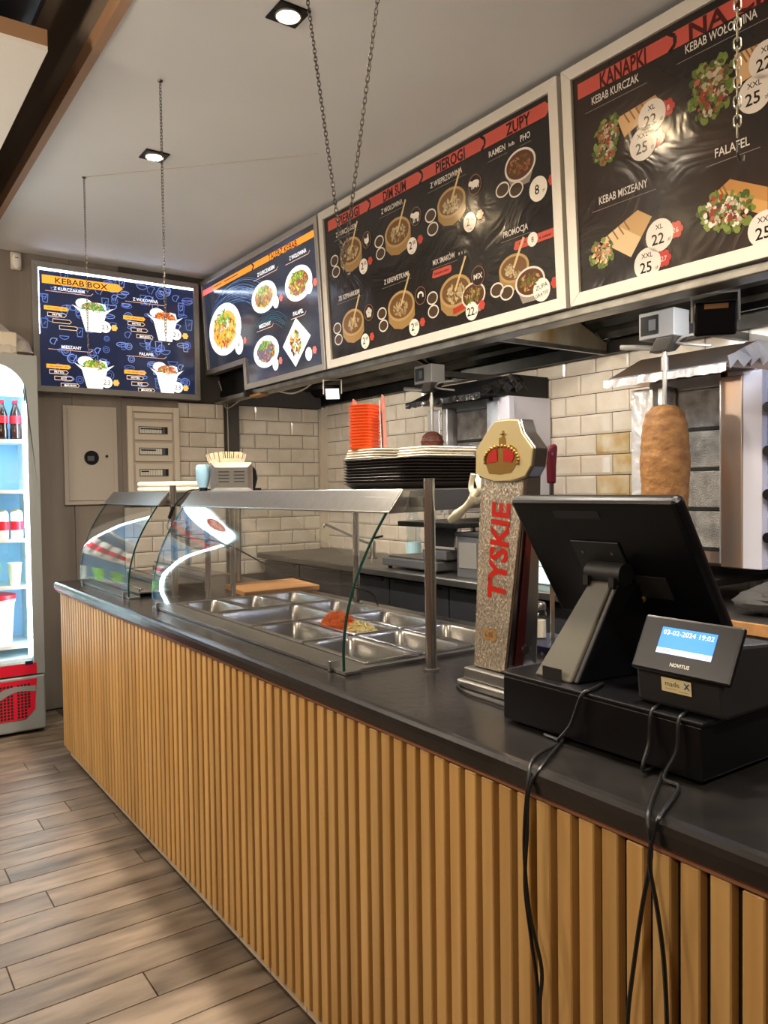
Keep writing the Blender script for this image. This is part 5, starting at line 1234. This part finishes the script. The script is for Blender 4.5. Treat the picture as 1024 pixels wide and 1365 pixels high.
cable('grey black cable twisting past the printer cable to the floor', [(1.084, .725, .9935), (1.057, .722, .985), (1.048, .72, .94), (1.03, .73, .899), tz(905, 1050), tz(882, 1085), fx(873, 1105, .909), fx(866, 1150, .900), fx(876, 1210), fx(884, 1270), fx(888, 1330), fx(890, 1400)])

# ------------------------------------------------------------------ drinks cooler
fx0, fx1, fy0, fy1, fz1 = .285, .948, 4.70, 5.15, 2.11
t = thing('drinks_cooler', 'tall grey drinks cooler with arched lit glass door and red base', 'fridge', ((fx0+fx1)/2, 4.92, 0))
MB(t).box(fx0, fx1, fy0+.062, fy0+.072, .02, .38).build('base_panel', 'fridge_body', t)
for a, b in ((fx0, fx0+.03), (fx1-.03, fx1)): MB(t).box(a, b, fy0+.05, fy1, .02, fz1).build('side_wall', 'fridge_body', t)
MB(t).box(fx0+.0302, fx1-.0302, fy1-.03, fy1, .38, fz1-.04).build('back_wall', 'fridge_blue', t)
MB(t).box(fx0+.0302, fx1-.0302, fy0+.05, fy1, fz1-.04, fz1).build('top_wall', 'fridge_body', t)
MB(t).box(fx0+.0302, fx1-.0302, fy0+.05, fy1-.0302, .38, .42).build('deck', 'fridge_inner', t)
for a, b in ((fx0+.0302, fx0+.036), (fx1-.036, fx1-.0302)): MB(t).box(a, b, fy0+.05, fy1-.0302, .42, fz1-.04).build('liner', 'fridge_inner', t)
# door frame with arched opening
ox0, ox1 = fx0+.058, fx1-.058; oz0, oz1 = .40, 2.055; ra = .17
inn = [(ox1, oz0)] + [(ox1-ra+ra*math.cos(a), oz1-ra+ra*math.sin(a)) for a in [PI/2*i/8 for i in range(9)]] + [(ox0+ra+ra*math.cos(a), oz1-ra+ra*math.sin(a)) for a in [PI/2+PI/2*i/8 for i in range(9)]] + [(ox0, oz0)]
out = []
for i, (x, z) in enumerate(inn):
    if i == 0: out.append((fx1, .335))
    elif i == len(inn)-1: out.append((fx0, .335))
    elif i <= 4: out.append((fx1, oz0+(fz1-oz0)*(i/4.0) if i else .335))
    elif i <= 13: out.append((fx1-(fx1-fx0)*(i-4)/10.0 if i < 14 else fx0, fz1))
    else: out.append((fx0, fz1-(fz1-oz0)*(i-14)/4.0))
out[14] = (fx0, fz1)
m = MB(t); n_ = len(inn); vs = []
for y_ in (fy0, fy0+.045): vs += [(x, y_, z) for x, z in inn] + [(x, y_, z) for x, z in out]
fs = []
for i in range(n_):
    j = (i+1) % n_; fs += [(i, j, n_+j, n_+i), (2*n_+i, 3*n_+i, 3*n_+j, 2*n_+j), (i, 2*n_+i, 2*n_+j, j), (n_+i, n_+j, 3*n_+j, 3*n_+i)]
m.add(vs, fs); dr = m.build('door', 'fridge_body', t)
MB(t).prism([(x, fy0+.030, z) for x, z in inn], (0, .004, 0)).build('pane', 'glass', dr)
MB(t).box(fx0+.012, ox1+.014, fy0-.003, fy0-.0002, .338, .398).build('red_band', 'fridge_red', dr)
MB(t).box(ox1-.045, ox1-.005, fy0-.005, fy0-.0032, .392, .412).build('sticker', 'navy_plastic', dr)
for x in (ox0+.008, ox1-.008):
    m = MB(t); m.box(x-.006, x+.006, fy0+.052, fy0+.062, .43, 1.86); m.build('led_bar', 'led_strip', t)
# header box, lit
m = MB(t); m.prism([(x, fy0+.047, z) for x, z in inn if z > 1.87] , (0, .012, 0)); m.build('lit_header', 'led', t)
P = Print('print_lit'); spline2 = [(p.x, p.y) for p in spline([(-.075, .085, 0), (-.05, .105, 0), (-.03, .08, 0), (0, .10, 0), (.02, .078, 0), (.045, .104, 0), (.075, .086, 0)], 5)]
for i, ch_ in enumerate('LO'): P.text(ch_, (.145+i*.045, 0), .016, '6a7a84', 0)
P.ell((0, .09), .11, .045, 'd21a2c', 0, 26); P.line(spline2, .008, 'f4f4f4', .0004)
o = P.build('header_print', t); o.matrix_local = Matrix(((1, 0, 0), (0, 0, -1), (0, 1, 0))).to_4x4(); o.location = Vector(((ox0+ox1)/2, fy0+.0465, 1.905))-t.location
shz = [1.64, 1.357, 1.084, .821, .487]
for z in shz:
    s_ = MB(t).box(fx0+.04, fx1-.04, fy0+.075, fy1-.035, z-.006, z).build('shelf', 'fridge_inner', t)
    MB(t).box(fx0+.04, fx1-.04, fy0+.068, fy0+.0748, z-.012, z+.008).build('shelf_edge', 'white_plastic', s_)
# red base with grille and ribbon
gb = MB(t).box(fx0, fx1, fy0, fy0+.06, .02, .328).build('base_front', 'fridge_body', t, bevel=.01)
m = MB(t); m.prism([(fx0+.02, fy0-.0005, .09), (ox1-.05, fy0-.0005, .09), (ox1, fy0-.0005, .14), (ox1+.012, fy0-.0005, .31), (fx0+.02, fy0-.0005, .31)], (0, -.003, 0)); m.build('red_grille', 'fridge_red', gb)
m = MB(t)
for blk in range(5):
    for i in range(4):
        for j in range(11):
            x = ox1-.03-blk*.088-i*.018; z = .105+j*.0175
            if blk == 0 and i == 0 and j < 3: continue
            m.box(x-.0062, x+.0062, fy0-.0045, fy0-.0037, z-.0062, z+.0062)
o = m.build('grille_hole', 'ink', gb); o['kind'] = 'stuff'
w0 = spline([(fx0+.03, 0, .14), (fx0+.2, 0, .15), (fx0+.38, 0, .19), (fx0+.5, 0, .245), (ox1+.005, 0, .24)], 6); w1 = spline([(fx0+.03, 0, .175), (fx0+.2, 0, .19), (fx0+.36, 0, .235), (fx0+.48, 0, .275), (ox1+.006, 0, .272)], 6)
m = MB(t); vs = [(p.x, fy0-.0055, p.z) for p in w0]+[(p.x, fy0-.0055, p.z) for p in w1]; n_ = len(w0)
m.add(vs, [(i, i+1, n_+i+1, n_+i) for i in range(n_-1)]); m.build('ribbon', 'frame_grey', gb)
for x in (fx0+.06, fx1-.06): MB(t).cyl((x, fy0+.1, 0), (x, fy0+.1, .0198), .02, n=12).build('foot', 'ink', t)
# contents
def bottle_proto():
    t = thing('cola_bottle', 'red labelled cola bottle on the top shelf of the cooler', 'bottle', (0, 0, 0), 'cola bottles on the top shelf')
    MB().lathe((0, 0, 0), [(.028, 0), (.031, .006), (.031, .06), (.027, .085), (.031, .11), (.031, .14), (.024, .17), (.013, .2), (.012, .212)], 18).build('body', 'cola', t, smooth=True)
    MB().lathe((0, 0, 0), [(.0318, .10), (.0318, .142)], 18).build('label_band', 'label_red', t)
    MB().lathe((0, 0, 0), [(.0145, .2122), (.0145, .23)], 14).build('cap', 'label_red', t)
    return t
bp_ = bottle_proto(); k = 0
for i in range(8):
    loc = (.855-.070*i, 4.84, 1.6402)
    if i == 0: bp_.location = loc
    else: dup(bp_, loc)
def can_proto():
    t = thing('beverage_can', 'white can with red print on the middle shelf of the cooler', 'can', (0, 0, 0), 'cans on the middle shelf')
    MB().lathe((0, 0, 0), [(.026, 0), (.033, .008), (.033, .150), (.027, .160)], 18).build('body', 'can_white', t, smooth=True)
    MB().lathe((0, 0, 0), [(.0334, .055), (.0334, .105)], 18).build('print_band', 'label_red', t)
    MB().lathe((0, 0, 0), [(.0275, .1602), (.0275, .166)], 16).build('lid', 'gold_lid', t)
    return t
cp_ = can_proto()
for i in range(7):
    loc = (.845-.075*i, 4.83, 1.0842)
    if i == 0: cp_.location = loc
    else: dup(cp_, loc)
for i in range(5):
    o = MB().lathe((.83-.11*i, 4.84, .8212), [(.026, 0), (.038, .13), (.040, .132), (.036, .133)], 18).build('paper_cup', 'white_plastic' if i == 0 else 'green_pack', None, smooth=True)
    tag(o, 'white tapered cup on the lower shelf of the cooler' if i == 0 else 'green tapered drink cup on the lower shelf of the cooler', 'cup', 'cups on the lower cooler shelf')
t = thing('plastic_bucket', 'white bucket with red lid at the bottom of the cooler', 'bucket', (.715, 4.90, .4872))
MB().lathe((0, 0, 0), [(.10, 0), (.118, .24), (.124, .245), (.124, .262)], 26).build('body', 'white_plastic', t, smooth=True)
MB().lathe((0, 0, 0), [(.128, .2622), (.128, .285), (.10, .29)], 26).build('lid', 'label_red', t, smooth=True)
# bag on the cooler
t = thing('plastic_bag', 'crumpled translucent plastic wrap over cardboard on top of the cooler', 'bag', (.6, 4.9, fz1))
MB(t).box(.31, .86, 4.76, 5.1, fz1+.0005, fz1+.13).build('carton', 'cream_plastic', t, bevel=.006)
m = MB(t); n1, n2 = 22, 10; vs = []
for i in range(n1+1):
    for j in range(n2+1):
        u, v = i/n1, j/n2; x = .29+.65*u; e = math.sin(PI*min(1, v*1.02)); 
        z = fz1+.012+.20*max(.0, e)*(1-.5*max(0, u-.72)/.28)+random.uniform(-.014, .014); y_ = 4.725+.40*v+random.uniform(-.01, .01)
        vs.append((x, y_, max(fz1+.002, z)))
m.add(vs, [(i*(n2+1)+j, (i+1)*(n2+1)+j, (i+1)*(n2+1)+j+1, i*(n2+1)+j+1) for i in range(n1) for j in range(n2)]); m.build('wrap', 'bag_film', t)

# ------------------------------------------------------------------ wall boxes, sensor
YW = YF-.0125
t = thing('access_panel', 'plain painted metal access panel with dark round window on the wood wall', 'wall panel', (1.34, YW, 1.27))
MB(t).box(1.18, 1.51, YW-.016, YW, 1.268, 1.890).build('frame', 'panel_paint', t, bevel=.003)
d = MB(t).box(1.205, 1.485, YW-.021, YW-.0162, 1.293, 1.865).build('door', 'panel_paint', t, bevel=.002)
MB(t).cyl((1.345, YW-.0215, 1.565), (1.345, YW-.026, 1.565), .045, n=28).build('window', 'black_plastic', d)
MB(t).box(1.32, 1.36, YW-.0268, YW-.0262, 1.545, 1.575).build('gauge', 'grey_plastic', d)
MB(t).cyl((1.44, YW-.0215, 1.575), (1.44, YW-.025, 1.575), .009, n=14).build('lock', 'ink', d)
t = thing('fuse_box', 'open white fuse box with rows of breakers beside the tiles', 'fuse box', (1.75, YW, 1.2))
for nm, a, b, c, d_ in (('frame_bar', 1.575, 1.610, 1.262, 1.905), ('frame_bar', 1.890, 1.925, 1.262, 1.905), ('frame_bar', 1.6102, 1.8898, 1.87, 1.905), ('frame_bar', 1.6102, 1.8898, 1.262, 1.29)):
    MB(t).box(a, b, YW-.022, YW+.003, c, d_).build(nm, 'cream_plastic', t, bevel=.003)
MB(t).box(1.6102, 1.8898, YW-.008, YW+.003, 1.2902, 1.8698).build('cover', 'panel_paint', t)
MB(t).box(1.625, 1.875, YW-.016, YW-.0082, 1.825, 1.862).build('cover_strip', 'cream_plastic', t, bevel=.002)
for i, z in enumerate((1.745, 1.605, 1.465)):
    r_ = MB(t).box(1.625, 1.875, YW-.017, YW-.0082, z-.06, z+.06).build('cover_plate', 'cream_plastic', t, bevel=.002)
    MB(t).box(1.65, 1.845, YW-.0185, YW-.0172, z-.02, z+.03).build('window', 'grey_plastic', r_)
    for k in range(9):
        MB(t).box(1.655+k*.0165, 1.669+k*.0165, YW-.023, YW-.0187, z-.014, z+.024).build('breaker', 'breaker', r_)
    MB(t).box(1.66, 1.66+.05*(3-i), YW-.0262, YW-.0235, z+.010, z+.018).build('toggle', 'ink', r_)
    MB(t).box(1.825, 1.842, YW-.023, YW-.0187, z-.014, z+.026).build('main_switch', 'ink', r_)
t = thing('motion_sensor', 'cream motion sensor high on the wall above the cooler', 'sensor', (.935, YW, 2.68))
MB(t).box(.905, .965, YW-.03, YW, 2.685, 2.79).build('base', 'cream_plastic', t, bevel=.01)
m = MB(t); m.sphere((.935, YW-.032, 2.735), .03, 16, 12, .95, .55, 1.6); m.build('lens', 'white_plastic', t, smooth=True)
MB(t).box(.925, .945, YW-.0525, YW-.0495, 2.748, 2.752).build('led_slot', 'ink', t)
# wiring under the boards
o = MB().tube(spline([(2.20, 5.1, 2.10), (2.235, 5.12, 2.02), (2.25, 5.13, 1.97), (2.26, 5.13, 1.925), (2.24, 5.0, 1.915), (2.2, 4.75, 1.94), (2.18, 4.6, 1.965)], 6), .005, 6).build('grey_cable', 'cable_grey', None, smooth=True); tag(o, 'grey cable sagging below the notched corner of the lit board', 'cable')
o = MB().tube(spline([(2.19, 4.2, 1.933), (2.2, 4.05, 1.905), (2.2, 3.9, 1.915), (2.19, 3.8, 1.933)], 6), .005, 6).build('grey_cable', 'cable_grey', None, smooth=True); tag(o, 'short grey cable loop under the lit TALERZ KEBAB board', 'cable')
t = thing('wood_offcut', 'small wooden block wedged under the corner of the lit board', 'wood block', (2.175, 4.46, 1.955))
MB(t).box(2.145, 2.205, 4.36, 4.52, 1.924, 1.9395).build('block', 'board_wood', t, bevel=.002)
MB(t).box(2.118, 2.1445, 4.50, 4.53, 1.93, 1.968).build('clip', 'ink', t)
o = MB().tube(spline([(2.275, 5.135, 1.95), (2.27, 5.12, 1.7), (2.272, 5.125, 1.4), (2.27, 5.13, 1.2)], 5), .004, 6).build('wall_cable', 'cable_grey', None, smooth=True); tag(o, 'pale cable running down the tile edge beside the dark strip', 'cable')

# ------------------------------------------------------------------ chains hanging from the ceiling
def link_mesh(L_=.0165, W_=.0085, r=.0011, turn=0, k=1):
    a = (L_-W_)/2; pts = []
    for i in range(6): t_ = PI*i/5; pts.append((W_/2*math.cos(t_), 0, a+W_/2*math.sin(t_)))
    for i in range(6): t_ = PI+PI*i/5; pts.append((W_/2*math.cos(t_), 0, -a+W_/2*math.sin(t_)))
    if turn: pts = [(0, p[0], p[2]) for p in pts]
    pts = [(p[0]*k, p[1]*k, p[2]*k) for p in pts]
    return pts
PIT = .0125
mat('chain_pale', 'b8b29c', .35, metal=.9)
def chain(label, a, b, single=False, group=None):
    a, b = Vector(a), Vector(b); d = (b-a); PIT = .0125 if single else .0110; n = int(d.length/PIT); d.normalize()
    q = Vector((0, 0, -1)).rotation_difference(d).to_matrix()
    q = q @ Matrix.Rotation(.6, 3, 'Z')
    if not single:
        m = MB()
        for i in range(n+1):
            c = a+d*(PIT*i); m.tube([c + q @ Vector(p) for p in link_mesh(turn=i % 2, k=.9)], .0011, 5, True)
        m.o = a; m.v = [v-a for v in m.v]
        o = m.build('hanging_chain', 'chain_metal', None, smooth=True); o.location = a; tag(o, label, 'chain'); hk = o
    else:
        o = thing('hanging_chain', label, 'chain', a); hk = o
        ms = []
        for k in (0, 1):
            me = MB().tube([q @ Vector(p) for p in link_mesh(turn=k)], .0011, 6, True).mesh('link'); me.materials.append(M['chain_pale']); ms.append(me)
        for i in range(n+1):
            l_ = bpy.data.objects.new('link', ms[i % 2]); COL.objects.link(l_); l_.location = d*(PIT*i); l_.parent = o
    e = b-a
    MB().tube([e+Vector(p) for p in ((0, 0, -.004), (0, 0, -.018), (.006, 0, -.028), (.014, 0, -.026), (.016, 0, -.018))], .0015, 6).build('hook', 'chain_metal', hk)
    return o
CXN = .987
def ceil_eye(o, lo):
    MB().lathe(lo, [(.010, -.002), (.008, -.006), (.003, -.010)], 12).build('ceiling_eye', 'chain_metal', o)
o = chain('long thin chain hanging before the KURCZAKIEM side of the KEBAB BOX board', (CXN, 3.777, ZC-.012), (CXN, 3.777, 2.01)); ceil_eye(o, (0, 0, .012))
o = chain('thin chain hanging beside the glowing spot, reaching the WOŁOWINĄ corner', (CXN, 2.748, ZC-.012), (CXN, 2.748, 1.90)); ceil_eye(o, (0, 0, .012))
va = on(410, 0, x=CXN); vb_ = on(503, 0, x=CXN); ve = on(458, 352, x=CXN)
def up_to(p, e): d = p-e; return e + d*((ZC-.012-e.z)/d.z)
k1, k2 = on(438, 290, x=CXN), on(486, 250, x=CXN)
o = chain('slanting chain of the V pair, the one nearer the lit boards', up_to(va, ve), ve, group=None); ceil_eye(o, (0, 0, .012))
o = chain('slanting chain of the V pair, the one nearer the ZUPY column', up_to(vb_, ve), ve+Vector((0, -.004, .004))); ceil_eye(o, (0, 0, .012))
e5 = on(983, 185, x=CXN); o = chain('stout pale chain hanging before the KANAPKI board', (CXN, e5.y, ZC-.012), e5, True); ceil_eye(o, (0, 0, .012))
# hairline wire along the ceiling
a_, b_ = on(113, 236, z=ZC-.002), on(425, 205, z=ZC-.002)
o = MB().tube([a_, a_.lerp(b_, .5), b_], .0016, 5).build('ceiling_wire', 'plaster_edge', None); tag(o, 'thin painted wire running along the ceiling from the chain hook', 'wire')
